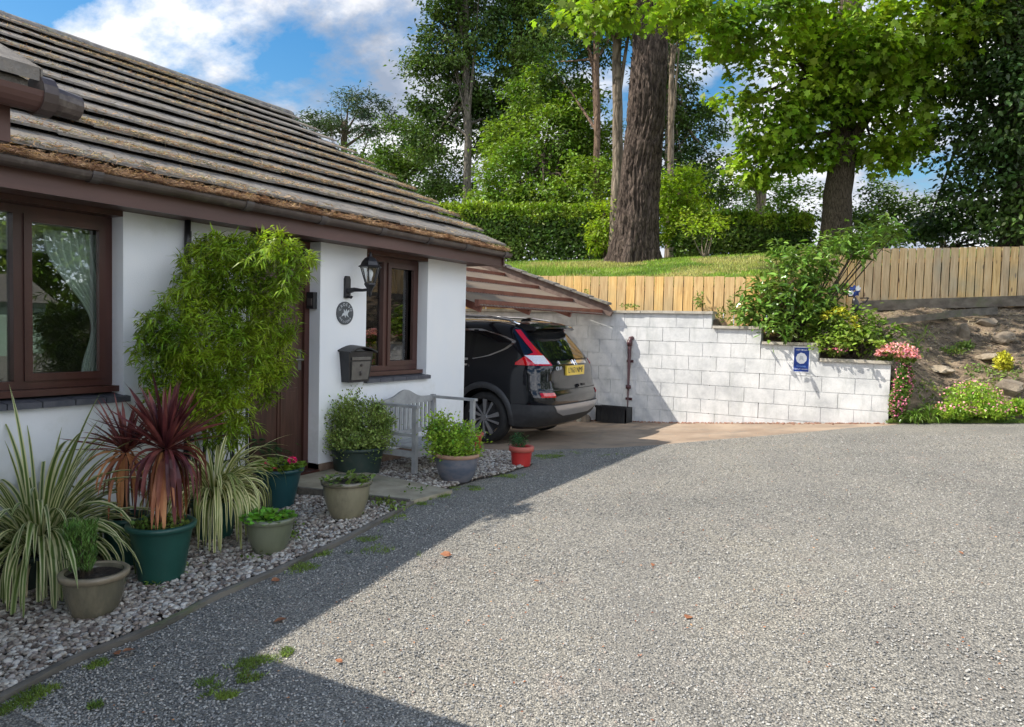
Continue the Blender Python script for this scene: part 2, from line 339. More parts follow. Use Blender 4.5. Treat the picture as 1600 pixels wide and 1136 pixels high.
def single(name, mb, m, label, cat, loc, group=None, smooth=False):
    o = link(name, mb, m, None, loc, smooth); o.location = loc; return tag(o, label, cat, group)
def kind(o, k): o['kind'] = k; return o
_tab = np.random.default_rng(5).random((64, 64, 64))
def vnoise(P, sc=1., oct=4, seed=0):
    P = np.asarray(P, float)*sc+seed*7.31; out = 0; amp = 1; tot = 0
    for _ in range(oct):
        i = np.floor(P).astype(int); f = P-i; f = f*f*(3-2*f); r = 0
        for a in (0, 1):
            for b in (0, 1):
                for c in (0, 1):
                    w = (f[..., 0] if a else 1-f[..., 0])*(f[..., 1] if b else 1-f[..., 1])*(f[..., 2] if c else 1-f[..., 2])
                    r = r+w*_tab[(i[..., 0]+a) % 64, (i[..., 1]+b) % 64, (i[..., 2]+c) % 64]
        out = out+amp*(r-.5)*2; tot += amp; amp *= .5; P = P*2.03+3.1
    return out/tot
def sm(t): t = np.clip(t, 0, 1); return t*t*(3-2*t)
# ------------------------------------------------------------------ terrain
def H(x, y):
    x = np.asarray(x, float); y = np.asarray(y, float)
    b = -1.45-.09*np.where(y < 5, np.sqrt((5-y)**2+.25)-.5, 0)*(y < 5)
    b = np.where(y < -4, -1.45-.09*8.5+0*y, b)
    k = .03+.055*sm((y-4)/5); dx = np.clip(x, -8, 4)+3.6
    return b+k*np.where(dx < 0, .7*dx, dx)
def G(px, py, dz=0.):
    d = ray(px, py); t = 1.5/-d[2] if d[2] < 0 else 10
    for _ in range(30):
        p = d*t; t = t*(H(p[0], p[1])+dz)/p[2]
    return d*t
def capz(x):  return np.where(x < -3.22, .33, np.where(x < -2.46, .11, np.where(x < -1.63, -.13, -.37)))
def yf(x): return 13.8+(x+2.3)*.59
def lawnz(x, y): return .80+.2*np.clip(y-12.25, 0, 4.8)+.08*np.clip(y-17.05, 0, 5)+.02*np.clip(y-22, 0, 60)+.06*vnoise(np.stack([x, y, 0*x], -1), .6)
def bankz(x, y):
    lo = H(x, y*0+11.6); st = np.where(x < -3.1, .22, np.where(x < -.66, -.02+(x+3.1)*-.21, 0)); st = np.where(x < -.66, st, lo+0*x)
    st = np.where((x >= -.66) & (x < .1), -.60+(lo+.60)*sm((x+.66)/.76), st)
    e = .5+.07*(x+1); t = np.clip((y-11.78)/(yf(x)-11.78), 0, 1)
    z = st+(e-st)*t**.85
    return z+.13*vnoise(np.stack([x, y, 0*x], -1), 1.9)*np.minimum(1, t*6)*np.where(x > -.8, 1, .3)
def sheet(name, xs, ys, zf, m, parent=None):
    X, Y = np.meshgrid(xs, ys, indexing='ij'); mb = MB(); mb.grid(np.stack([X, Y, zf(X, Y)], -1))
    return kind(link(name, mb, m, smooth=True), 'structure')
far = np.array([-500, -200, -80, -40, -20.])
sheet('ground', np.concatenate([far, np.arange(-12, 8, .5), -far[::-1]]), np.concatenate([far, np.arange(-8, 11.6, .5), [11.7, 20, 40, 80, 200, 500]]), lambda x, y: H(x, y)-.02, M['earth'])
gb = np.array([G(780, 706), G(850, 703), G(950, 700), G(1040, 694), G(1130, 686), G(1233, 678), G(1320, 669), G(1382, 665)])
def yB(x): return np.interp(x, np.concatenate([gb[:, 0], [-.3, 10]]), np.concatenate([gb[:, 1], [11.75, 11.8]]))
u = np.linspace(0, 1, 120); xs = np.concatenate([np.linspace(-6, 1, 90), np.linspace(1.2, 14, 30)])
X = np.repeat(xs[:, None], 120, 1); Y = -8+(yB(xs)[:, None]+8)*u[None]
mb = MB(); mb.grid(np.stack([X, Y, H(X, Y)+.006*vnoise(np.stack([X, Y, X*0], -1), 1.5)], -1)); kind(link('gravel_drive', mb, M['gravel'], smooth=True), 'structure')
xs = np.linspace(-14, -.35, 90); X = np.repeat(xs[:, None], 30, 1); yl = yB(xs)-.05; yl = np.where(xs < gb[0, 0], gb[0, 1], yl); Y = yl[:, None]+(11.65-yl[:, None])*np.linspace(0, 1, 30)[None]
mb = MB(); mb.grid(np.stack([X, Y, H(X, Y)-.008], -1)); kind(link('concrete_drive', mb, M['concrete'], smooth=True), 'structure')
# lawn and soil bank
xs = np.concatenate([np.arange(-60, -14, 4), np.arange(-14, -1.7, .3)]); ys = np.concatenate([12.26+np.arange(0, 9, .3), np.arange(22, 120, 6)])
LX, LY = np.meshgrid(np.concatenate([xs, np.arange(-1.7, 8, .3), np.arange(8, 70, 4)]), ys, indexing='ij')
LY2 = np.where(LX > -2.0, np.maximum(LY, yf(np.maximum(LX, -2.3))+.06), LY)
mb = MB(); mb.grid(np.stack([LX, LY2, lawnz(LX, LY2)], -1)); kind(link('lawn', mb, M['lawn'], smooth=True), 'structure')
xs = np.concatenate([np.arange(-14, -1, .12), np.arange(-1, 12, .08)]); t = np.linspace(0, 1, 46)
X = np.repeat(xs[:, None], 46, 1); y0 = np.where(xs < -.66, 11.7, 11.62); y1 = np.where(xs < -2.4, 12.24, yf(xs)+.02)
Y = y0[:, None]+(y1-y0)[:, None]*t[None]
Z = bankz(X, Y); sk = H(X[:, :1], Y[:, :1])-.1; sk = np.where(X[:, :1] > -.66, sk, Z[:, :1]-.3); X = np.concatenate([X[:, :1], X], 1); Y = np.concatenate([Y[:, :1]-.01, Y], 1); Z = np.concatenate([sk, Z], 1)
mb = MB(); mb.grid(np.stack([X, Y, Z], -1)); kind(link('bank', mb, M['banksoil'], smooth=True), 'structure')

# ------------------------------------------------------------------ bungalow
hb = Thing('bungalow', 'white rendered bungalow with brown woodwork and a brown tiled roof', 'house', (-6.5, 5, -1.5))
FX = -5.2
w = MB()
for a, b, z0, z1 in ((1.0, 3.19, -1.62, -.58), (3.19, 4.32, -1.62, .78), (5.15, 5.80, -1.44, .78), (5.80, 6.84, -1.5, -.60), (6.84, 7.62, -1.5, .78)):
    w.box(-5.5, FX, a, b, z0, z1)
wall = hb.part('wall', w, M['render'])
w = MB(); w.prism([(-5.5, -1.6), (-12.3, -1.6), (-12.3, .9), (-8.85, 2.95), (-5.5, .78+.32)], lambda x, z: (x, 7.32, z), lambda x, z: (x, 7.618, z))
hb.part('gable_wall', w, M['render'])
w = MB(); w.box(-5.53, FX+.012, 5.15, 7.63, -1.9, -1.36); w.box(-5.53, FX+.012, 1, 4.32, -2.1, -1.62)
hb.part('plinth', w, M['plinth'])
# roof plane: passes (-4.84,.975) rising .56 per metre towards -x
SL = .55; EX = -4.82; EZ = .985
def rz(x): return EZ+(EX-x)*SL
RY0, RY1 = -1.0, 7.98
base = MB(); base.prism([(EX-.02, rz(EX)-.06), (EX-.02, rz(EX)-.10), (-5.22, rz(-5.2)-.10), (-8.8, rz(-8.8)-.12), (-12.6, rz(-4.95)-.1), (-12.6, rz(-4.95)-.03), (-8.8, rz(-8.8)-.05)], lambda x, z: (x, RY0, z), lambda x, z: (x, RY1-.03, z))
roof = hb.part('roof', base, M['tile'])
t = MB(); nc = 11; L = (8.8-4.82)/nc
for side in (0, 1):
    for c in range(nc):
        y = RY0+(c % 2)*.15-(.3 if c % 2 else 0)
        k = 0
        while y < RY1-.05:
            y2 = min(y+.298, RY1); ya = max(y, RY0)
            j = random.uniform(-.004, .004); g = random.uniform(0, .006); th = .060+random.uniform(-.004, .004)
            xa = EX-c*L+random.uniform(-.007, .007); xb = EX-(c+1)*L-.06
            za = rz(xa)+.064+j; zb = rz(xb)+.004+j; cross = random.uniform(-.003, .003)
            f = (lambda x: x) if side == 0 else (lambda x: -17.6-x)
            V = [(f(xa), ya+g, za-cross-.020), (f(xa), y2, za+cross-.020), (f(xb), y2, zb-.02), (f(xb), ya+g, zb-.02), (f(xa), ya+g, za-cross), (f(xa), y2, za+cross), (f(xb), y2, zb), (f(xb), ya+g, zb)]
            t.add(V, np.array([[3, 2, 1, 0], [4, 5, 6, 7], [0, 1, 5, 4], [2, 3, 7, 6], [0, 4, 7, 3], [1, 2, 6, 5]])); y = y2
hb.part('roof_tiles', t, M['tile'], roof)
t = MB(); y = RY0
while y < RY1:
    y2 = min(y+.45, RY1+.02); q = random.uniform(-.006, .006)
    pr = [(-8.8+.16*math.cos(a), rz(-8.8)-.10+.15*math.sin(a)+q) for a in np.linspace(-.25, math.pi+.25, 11)]+[(-8.8, rz(-8.8)-.05)]
    t.prism(pr, lambda x, z: (x, y+.006, z), lambda x, z: (x, y2, z)); y = y2
hb.part('ridge_tile', t, M['ridge'], roof)
# verge mortar strip, fascia, soffit, box end
t = MB(); t.prism([(EX-.03, rz(EX)-.06), (EX-.03, .785), (-5.2, .785), (-8.8, rz(-8.8)-.22), (-8.8, rz(-8.8)-.04)], lambda x, z: (x, 7.93, z), lambda x, z: (x, 7.96, z))
hb.part('bargeboard', t, M['brown'])
t = MB(); t.box(-4.90, -4.872, RY0, 7.93, .765, .955); hb.part('fascia', t, M['brown'])
t = MB(); t.box(-5.22, -4.90, RY0, 7.93, .782, .80); t.box(-8.5, -5.22, 7.62, 7.93, .782, .79); hb.part('soffit', t, M['brown'])
g = MB(); th = np.linspace(math.pi, 2*math.pi, 11); prof = [(math.cos(a)*.056, math.sin(a)*.056) for a in th]+[(math.cos(a)*.050, math.sin(a)*.050) for a in th[::-1]]
GX, GZ = -4.808, .935
g.prism([(GX+p[0], GZ+p[1]) for p in prof], lambda x, z: (x, RY0, z), lambda x, z: (x, 7.99, z))
gut = hb.part('gutter', g, M['gutter'])
g = MB()
for y in (1.9, 2.75, 3.95, 4.75, 5.55, 6.3, 7.0, 7.85):
    g = MB(); pr = [(math.cos(a)*.064, math.sin(a)*.064) for a in np.linspace(math.pi-.1, 2*math.pi+.1, 12)]+[(math.cos(a)*.057, math.sin(a)*.057) for a in np.linspace(2*math.pi+.1, math.pi-.1, 12)]
    g.prism([(GX+p[0], GZ+p[1]) for p in pr], lambda x, z: (x, y-.035, z), lambda x, z: (x, y+.035, z)); hb.part('gutter_union', g, M['gutterlight'], gut)
g = MB(); g.tube([(-5.16, 3.69, .79), (-5.165, 3.69, .6), (-5.165, 3.69, -1.6)], .024, 10)
hb.part('downpipe', g, M['black'], smooth=True)
# needle litter on roof and in the gutter
def litter(n, pts, ln, wd, up=.35):
    d = nrm(RNG.normal(size=(n, 3))*np.array([1, 1, up])); s_ = nrm(np.cross(d, RNG.normal(size=(n, 3))))
    l = ln*RNG.uniform(.5, 1.4, (n, 1)); V = np.stack([pts-d*l/2, pts+s_*wd, pts+d*l/2], 1)
    return V.reshape(-1, 3), np.arange(n*3).reshape(-1, 3)
mb = MB(); n1 = 26000
y = RNG.uniform(.5, 7.95, n1*2); den = vnoise(np.stack([y*0, y, y*0], -1), 1.4)
P = np.stack([GX+RNG.normal(0, .034, n1*2), y, GZ+.026+np.abs(RNG.normal(0, .022, n1*2))+.012*vnoise(np.stack([y, y*0, y*0], -1), 7)], -1)
P = P[(P[:, 0] < GX+.058)][:n1]; mb.add(*litter(len(P), P, .045, .0035))
n2 = 34000; y = RNG.uniform(.5, 7.95, n2*4); c = RNG.integers(0, nc, n2*4); off = RNG.exponential(.06, n2*4)-.012
x = EX-c*L-off; keep = vnoise(np.stack([x*1.2, y*.6, y*0], -1), .9)*1.5+RNG.normal(0, .35, n2*4)+(np.abs(c-4.5) < 3.2)*.35 > .25
x = x[keep][:n2]; y = y[keep][:n2]; off = off[keep][:n2]; zt_ = rz(x)+.066*(1-np.clip(off, 0, L)/L)+.004
P_ = np.stack([x, y, zt_+RNG.uniform(0, .008, len(x))-np.where(off < 0, .012, 0)], -1); s1 = RNG.random(len(x)) < .45
mb.add(*litter(int(s1.sum()), P_[s1], .065, .0045, .3)); mb2 = MB(); mb2.add(*litter(int((~s1).sum()), P_[~s1], .06, .005, .35))
kind(link('dry_moss', mb2, leafmat('dry_moss', (.16, .14, .09), (.34, .29, .19), trans=.1, ns=3, rough=.95)), 'stuff')
kind(link('needle_litter', mb, M['needle']), 'stuff')
# near wing of the house, only its eaves corner in view
WX, WY, WZ = -2.42, 1.25, .72
t = MB(); t.prism([(WX-.03, WZ+.0), (WX-.03, WZ-.06), (-6.0, WZ+1.95), (-6.0, WZ+2.0)], lambda x, z: (x, -6, z), lambda x, z: (x, WY-.6*abs(x-WX+.0)-.03, z))
t.add([(WX-.03, WY, WZ-.02), (-6, WY, WZ-.02), (-6, WY-2.15, WZ+2.0)], np.array([[0, 1, 2]]))
hb.part('wing_roof', t, M['tile'])
t = MB()
for c in range(6):
    xa = WX-c*.33; 
    y = -6.
    while y < WY-.02-.6*c*.33:
        y2 = min(y+.298, WY-.02-.6*c*.33); j = random.uniform(-.003, .003)
        za = WZ+c*.33*SL+.04+j; xb = xa-.37; zb = za+.37*SL-.03
        t.add([(xa, y, za-.04), (xa, y2, za-.04), (xb, y2, zb-.04), (xb, y, zb-.04), (xa, y, za), (xa, y2, za), (xb, y2, zb), (xb, y, zb)], np.array([[3, 2, 1, 0], [4, 5, 6, 7], [0, 1, 5, 4], [2, 3, 7, 6], [0, 4, 7, 3], [1, 2, 6, 5]])); y = y2+.003
hb.part('wing_tiles', t, M['tile'])
t = MB(); t.box(WX-.12, WX-.09, -6, WY-.07, WZ-.185, WZ-.03); t.box(-5.2, WX-.12, WY-.10, WY-.072, WZ-.183, WZ-.032); t.box(-5.2, WX-.122, -6, WY-.102, WZ-.178, WZ-.165)
hb.part('wing_fascia', t, M['brown'])
t = MB(); t.box(-5.2, -2.75, -6, .95, -2.3, WZ-.18); hb.part('wing_wall', t, M['render'])
g = MB(); wgx, wgz = WX-.03, WZ-.035
g.prism([(wgx+p[0], wgz+p[1]) for p in prof], lambda x, z: (x, -6, z), lambda x, z: (x, WY+.0, z)); wg = hb.part('wing_gutter', g, M['brown'])
g = MB(); g.tube([(wgx, WY-.01, wgz-.005), (wgx, WY+.10, wgz-.012)], [.046, .04], 14); g.tube([(wgx, WY-.03, wgz-.004), (wgx, WY+.012, wgz-.004)], .061, 14); hb.part('wing_gutter_end', g, M['gutter'], wg)
# windows
def window(y0, y1, z0, z1, mulls, sashes, nm):
    f = MB(); xf, xb = FX-.14, FX-.21; b = .055
    f.box(xb, xf, y0, y0+b, z0+b, z1-b); f.box(xb, xf, y1-b, y1, z0+b, z1-b); f.box(xb, xf, y0, y1, z0, z0+b); f.box(xb, xf, y0, y1, z1-b, z1)
    for m_ in mulls: f.box(xb, xf+.002, m_-.03, m_+.03, z0+b, z1-b)
    W_ = hb.part('window', f, M['brownframe'])
    s_ = MB()
    for a, c in sashes:
        q = .05; X0, X1 = xf-.02, xf+.018
        s_.box(X0, X1, a, a+q, z0+b+q, z1-b-q); s_.box(X0, X1, c-q, c, z0+b+q, z1-b-q); s_.box(X0, X1, a, c, z0+b, z0+b+q); s_.box(X0, X1, a, c, z1-b-q, z1-b)
    if sashes: hb.part('sash', s_, M['brownframe'], W_)
    g = MB(); g.box(xf-.045, xf-.041, y0+b, y1-b, z0+b, z1-b); hb.part('pane', g, M['glass'], W_)
    s_ = MB(); s_.box(xb, FX-.05, y0-.02, y1+.02, z0-.045, z0-.002); hb.part('inner_sill', s_, M['brownframe'], W_)
window(1.15, 3.19, -.49, .74, [2.55], [(2.58, 3.135)], 'big')
window(5.80, 6.84, -.50, .74, [6.26], [(6.29, 6.785)], 'small')
for a, c in ((1.2, 3.19), (5.8, 6.84)): t = MB(); t.box(FX-.2, FX-.002, a, c, .742, .781); hb.part('lintel', t, M['brownframe'])
for a, c in ((1.1, 3.22), (5.77, 6.87)):
    s_ = MB(); y = a
    while y < c-.01:
        y2 = min(y+.215, c); s_.prism([(FX-.15, -.545), (FX+.05, -.565), (FX+.05, -.605), (FX-.15, -.595)], lambda x, z: (x, y+.004, z), lambda x, z: (x, y2-.004, z)); y = y2
    hb.part('window_sill', s_, M['slate'])
# door
d = MB(); DX = FX-.17
d.box(DX-.05, DX, 4.40, 5.09, -1.40, .70); door = hb.part('door', d, M['doorwood'])
d = MB()
for a, c in ((4.47, 4.71), (4.78, 5.02)):
    for z0, z1 in ((-1.25, -.62), (-.50, .55)):
        for k, (e, h) in enumerate(((0, .012), (.03, .020))): d.box(DX-.01, DX+.012-.018*k*.3 if k == 0 else DX+.020, a+e, c-e, z0+e, z1-e)
hb.part('panel', d, M['doorwood'], door)
d = MB(); d.tube([(DX, 5.05, -.35), (DX+.05, 5.05, -.35), (DX+.055, 4.95, -.35)], .011, 8); d.box(DX, DX+.008, 5.03, 5.07, -.45, -.25); hb.part('handle', d, M['pewter'], door)
d = MB(); d.box(DX-.06, DX+.03, 5.09, 5.15, -1.44, .78); d.box(DX-.06, DX+.03, 4.32, 4.40, -1.44, .78); d.box(DX-.06, DX+.03, 4.40, 5.09, .70, .78); d.box(DX-.1, FX+.02, 4.32, 5.15, -1.50, -1.41); hb.part('door_frame', d, M['brownframe'])
# room behind the windows
d = MB()
for (x0, x1, y0, y1, z0, z1) in ((-8.6, -8.5, 1, 4.1, -1.4, 1), (-8.5, -5.5, 1, 1.1, -1.4, 1), (-8.5, -5.5, 4.0, 4.1, -1.4, 1), (-8.5, -5.5, 1, 4.1, -1.45, -1.4), (-8.5, -5.5, 1, 7.3, .82, .9),
    (-8.6, -8.5, 5.3, 7.3, -1.4, 1), (-8.5, -5.5, 5.3, 5.4, -1.4, 1), (-8.5, -5.5, 5.3, 7.3, -1.45, -1.4)): d.box(x0, x1, y0, y1, z0, z1)
hb.part('inner_wall', d, M['room'])
def curtain(name, x, ya, yb, za, zb, tie, side, label, m):
    """hanging cloth with folds, gathered at height tie towards side"""
    nz_, ny = 40, 90; Z = np.linspace(za, zb, nz_)[:, None]; u = np.linspace(0, 1, ny)[None]
    full = yb-ya; s_ = np.where(Z > tie, 1-.72*sm((zb-Z)/(zb-tie))**1.3, .28+.16*sm((tie-Z)/(tie-za)))
    y = (yb-full*s_*(1-u)) if side > 0 else (ya+full*s_*u)
    X = x+.03*np.sin(u*2*np.pi*9+Z*.8)*(.5+.5*s_)+.008*np.sin(Z*9+u*7)
    P = np.stack([X+0*Z, y, Z+0*u], -1); mb = MB(); mb.grid(P)
    mb.add([(x+.045, (yb-full*.28) if side > 0 else ya, tie-.03), (x+.045, yb if side > 0 else ya+full*.28, tie), (x+.045, yb if side > 0 else ya+full*.28, tie+.05), (x+.045, (yb-full*.28) if side > 0 else ya, tie+.02)], np.array([[0, 1, 2, 3]]))
    return single(name, mb, m, label, 'curtain', (x, (ya+yb)/2, za), smooth=True)
curtain('curtain', -5.53, 2.80, 3.28, -.42, .62, -.08, 1, 'long sage green curtain tied back behind the large front window', M['curtain'])
curtain('curtain', -5.53, 6.42, 6.95, -.42, .55, -.1, 1, 'pale green curtain tied back behind the small window beside the lamp', M['curtain'])
mb = MB(); mb.grid(np.array([[(-5.66+.012*math.sin(y*60), y, z) for y in np.linspace(5.75, 6.9, 120)] for z in (-.44, -.02)])); single('net_curtain', mb, M['net'], 'short cream net curtain across the bottom of the small window', 'curtain', (-5.66, 6.3, -.44), smooth=True)
mb = MB(); mb.grid(np.array([[(-5.64, y, z+.012*math.sin(y*3)) for y in np.linspace(1.1, 3.25, 20)] for z in (.45, .72)])); single('roller_blind', mb, M['net'], 'cream roller blind drawn up at the top of the large window', 'blind', (-5.64, 2.2, .45))

# text helper: built-in font turned into mesh
def text(txt, size, fn, ext=.002, align='CENTER'):
    cu = bpy.data.curves.new('t', 'FONT'); cu.body = txt; cu.size = size; cu.align_x = align; cu.align_y = 'CENTER'; cu.extrude = ext
    o = bpy.data.objects.new('t', cu); C.objects.link(o); dg = bpy.context.evaluated_depsgraph_get(); me = bpy.data.meshes.new_from_object(o.evaluated_get(dg))
    V = [fn(*v.co) for v in me.vertices]; F = _grp([tuple(p.vertices) for p in me.polygons])
    bpy.data.objects.remove(o); bpy.data.curves.remove(cu); bpy.data.meshes.remove(me); return V, F
onX = lambda x0, y0, z0: (lambda a, b, c: (x0+c, y0+a, z0+b))          # faces +x, reads towards +y
onYm = lambda x0, y0, z0: (lambda a, b, c: (x0+a, y0-c, z0+b))         # faces -y, reads towards +x
# quality signs
def quality_sign(fn, label, loc):
    s_ = Thing('quality_sign', label, 'sign', loc)
    q = MB(); q.prism([(-.118, -.19), (.118, -.19), (.118, .19), (-.118, .19)], lambda a, b: fn(a, b, 0), lambda a, b: fn(a, b, .004)); s_.part('white_board', q, M['white'])
    q = MB(); q.prism([(-.105, -.177), (.105, -.177), (.105, .177), (-.105, .177)], lambda a, b: fn(a, b, .003), lambda a, b: fn(a, b, .007)); s_.part('blue_panel', q, M['blue'])
    q = MB(); q.prism([(.078*math.cos(a), .02+.085*math.sin(a)) for a in np.linspace(.3, .3+2*math.pi, 10)[:-1]], lambda a, b: fn(a, b, .006), lambda a, b: fn(a, b, .010)); em = s_.part('emblem', q, M['white'])
    q = MB(); q.prism([(-.03, -.02), (.0, .005), (.035, -.015), (.02, .05), (-.02, .06)], lambda a, b: fn(a, b, .009), lambda a, b: fn(a, b, .012)); s_.part('emblem_figure', q, M['palegrey'], em)
    q = MB(); q.add(*text('VISIT WALES', .028, lambda a, b, c: fn(a, b+.142, .008+c))); s_.part('lettering', q, M['white']); q = MB(); q.add(*text('QUALITY ASSURED', .022, lambda a, b, c: fn(a, b-.142, .008+c))); s_.part('lettering', q, M['white'])
    q = MB(); q.add(*text('Croeso', .042, lambda a, b, c: fn(a, b-.098, .008+c))); s_.part('blue_lettering', q, M['lightblue'])
quality_sign(lambda a, b, c: (-1.865+a*1.0, 11.597-c, -.36+b*1.0), 'blue and white quality sign fixed to the white block wall', (-1.865, 11.6, -.55))
quality_sign(lambda a, b, c: (-5.43+c, 6.17+a*.75, -.27+b*.75), 'blue and white quality sign inside the small front window', (-5.43, 6.17, -.45))
# plaque
pq = Thing('house_plaque', 'round dark slate plaque with pale dragon, between wall lamp and letterbox', 'plaque', (FX, 5.48, .11))
q = MB(); q.prism([(.115*math.cos(a), .115*math.sin(a)) for a in np.arange(40)*2*math.pi/40], lambda a, b: (FX, 5.48+a, .11+b), lambda a, b: (FX+.014, 5.48+a, .11+b)); pq.part('disc', q, M['plaque'])
q = MB()
for i, ch in enumerate('CROESO'):
    a0 = math.pi*(.86-.72*i/5); cx, cz = .085*math.cos(a0), .085*math.sin(a0); r_ = a0-math.pi/2
    q.add(*text(ch, .042, lambda a, b, c: (FX+.0145+c, 5.48+cx+a*math.cos(r_)-b*math.sin(r_), .11+cz+a*math.sin(r_)+b*math.cos(r_)), .001))
for i, ch in enumerate('WELCOME'):
    a0 = math.pi*(1.2+.6*i/6); cx, cz = .088*math.cos(a0), .088*math.sin(a0); r_ = a0+math.pi/2
    q.add(*text(ch, .03, lambda a, b, c: (FX+.0145+c, 5.48+cx+a*math.cos(r_)-b*math.sin(r_), .11+cz+a*math.sin(r_)+b*math.cos(r_)), .001))
pq.part('lettering', q, M['palegrey'])
q = MB(); dr = [(-.055, -.03), (-.04, .0), (-.02, .01), (-.025, .045), (.0, .02), (.015, .048), (.02, .02), (.045, .04), (.055, .025), (.035, .01), (.03, -.01), (.045, -.035), (.02, -.02), (.005, -.012), (0, -.04), (-.015, -.015), (-.035, -.02)]
q.prism(dr, lambda a, b: (FX+.014, 5.48+a, .105+b), lambda a, b: (FX+.018, 5.48+a, .105+b)); pq.part('dragon', q, M['palegrey'])
# letterbox
lb = Thing('letterbox', 'black wall letterbox with curved lid and grey door', 'letterbox', (FX, 5.60, -.58))
q = MB(); y0, y1 = 5.43, 5.76
q.add([(FX, y0+.02, -.58), (FX, y1-.02, -.58), (FX+.10, y1-.02, -.58), (FX+.10, y0+.02, -.58), (FX, y0-.015, -.27), (FX, y1+.015, -.27), (FX+.13, y1+.015, -.27), (FX+.13, y0-.015, -.27)], np.array([[3, 2, 1, 0], [4, 5, 6, 7], [0, 1, 5, 4], [1, 2, 6, 5], [2, 3, 7, 6], [3, 0, 4, 7]]))
lb.part('box', q, M['black'])
q = MB(); arc = [(a, math.sin((a+.215)/.43*math.pi)*.055) for a in np.linspace(-.205, .205, 14)]
q.prism(arc+[(p[0]*.97, p[1]-.014) for p in arc[::-1]], lambda a, b: (FX, (y0+y1)/2+a, -.262+b), lambda a, b: (FX+.17, (y0+y1)/2+a, -.275+b)); lb.part('lid', q, M['blackplastic'], smooth=False)
q = MB(); q.add([(FX+.112, y0+.045, -.555), (FX+.112, y1-.045, -.555), (FX+.134, y1-.032, -.37), (FX+.134, y0+.032, -.37), (FX+.105, y0+.045, -.555), (FX+.105, y1-.045, -.555), (FX+.12, y1-.032, -.37), (FX+.12, y0+.032, -.37)], np.array([[0, 1, 2, 3], [7, 6, 5, 4], [0, 4, 5, 1], [1, 5, 6, 2], [2, 6, 7, 3], [3, 7, 4, 0]])); dd = lb.part('door', q, M['pewter'])
q = MB(); q.box(FX+.125, FX+.134, y0+.03, y1-.03, -.355, -.325); lb.part('slot_plate', q, M['pewter'])
q = MB(); q.tube([(FX+.125, 5.595, -.41), (FX+.142, 5.595, -.41)], .013, 12); lb.part('knob', q, M['gutterlight'], dd); q = MB(); q.tube([(FX+.12, 5.595, -.47), (FX+.128, 5.595, -.49), (FX+.12, 5.595, -.51)], .012, 8); lb.part('lock', q, M['gutterlight'], dd)
# lamp
lc = np.array([FX+.26, 5.56, .46])
la = Thing('wall_lamp', 'black carriage lantern on a bracket between front door and small window', 'lamp', (FX, 5.50, .35))
q = MB(); q.prism([(-.035, -.11), (.035, -.11), (.035, .08), (.02, .11), (-.02, .11), (-.035, .08)], lambda a, b: (FX, 5.50+a, .37+b), lambda a, b: (FX+.03, 5.50+a, .37+b))
q.tube([(FX+.02, 5.50, .33), (FX+.10, 5.51, .345), (FX+.18, 5.54, .34), (FX+.26, 5.56, .35)], [.03, .022, .014, .016], 8); q.tube([(FX+.02, 5.5, .28), (FX+.07, 5.5, .265), (FX+.08, 5.5, .28)], .012, 8); la.part('bracket', q, M['black'])
def hexring(r, z, off=0): return [(lc[0]+r*math.cos(a+off), lc[1]+r*math.sin(a+off), z) for a in np.arange(6)*math.pi/3]
def hexloft(q, lv):
    V = sum([hexring(r, z) for r, z in lv], []); k = len(lv)
    F = [(i*6+j, i*6+(j+1) % 6, i*6+6+(j+1) % 6, i*6+6+j) for i in range(k-1) for j in range(6)]+[tuple(range(6))[::-1], tuple((k-1)*6+j for j in range(6))]
    q.add(V, _grp(F))
q = MB(); hexloft(q, [(.118, .565), (.122, .572), (.10, .585), (.085, .62), (.055, .655), (.022, .672), (.012, .69), (.012, .70)]); q.tube([(lc[0], lc[1], .69), (lc[0], lc[1], .705), (lc[0], lc[1], .72)], [.012, .016, .003], 8); la.part('roof', q, M['black'])
q = MB()
for a, b in zip(hexring(.098, .565), hexring(.045, .40)): q.tube([a, b], .006, 6)
hexloft(q, [(.02, .33), (.035, .36), (.06, .395), (.058, .41)]); q.tube([(lc[0], lc[1], .27), (lc[0], lc[1], .30), (lc[0], lc[1], .345)], [.004, .018, .02], 8); la.part('cage', q, M['black'])
q = MB(); V = hexring(.094, .565)+hexring(.043, .41); q.add(V, np.array([[j, (j+1) % 6, 6+(j+1) % 6, 6+j] for j in range(6)])); la.part('glass_shade', q, M['lampglass'])
q = MB(); q.lathe((lc[0], lc[1], .43), [(.0, .0), (.014, .005), (.016, .03), (.028, .06), (.03, .085), (.018, .11), (.0, .118)], 14); la.part('bulb', q, M['white'], smooth=True)
# doorbell box on the reveal
q = MB(); q.box(FX-.13, FX-.04, 5.10, 5.148, .14, .30); kb = Thing('key_safe', 'small dark key safe on the reveal beside the front door', 'key safe', (FX-.08, 5.148, .2)); kb.part('case', q, M['blackplastic'])
q = MB(); q.box(FX-.115, FX-.055, 5.09, 5.10, .17, .24); kb.part('cover', q, M['gutterlight'])
#=====PART2
def zat(x, y, py):
    """height at which a point above (x, y) sits on picture row py (used to read real heights off the photograph)"""
    k = (568-py)/FPX; a = x*Uv[0]+y*Uv[1]; b = x*Fv[0]+y*Fv[1]; return (k*b-a)/(Uv[2]-k*Fv[2])
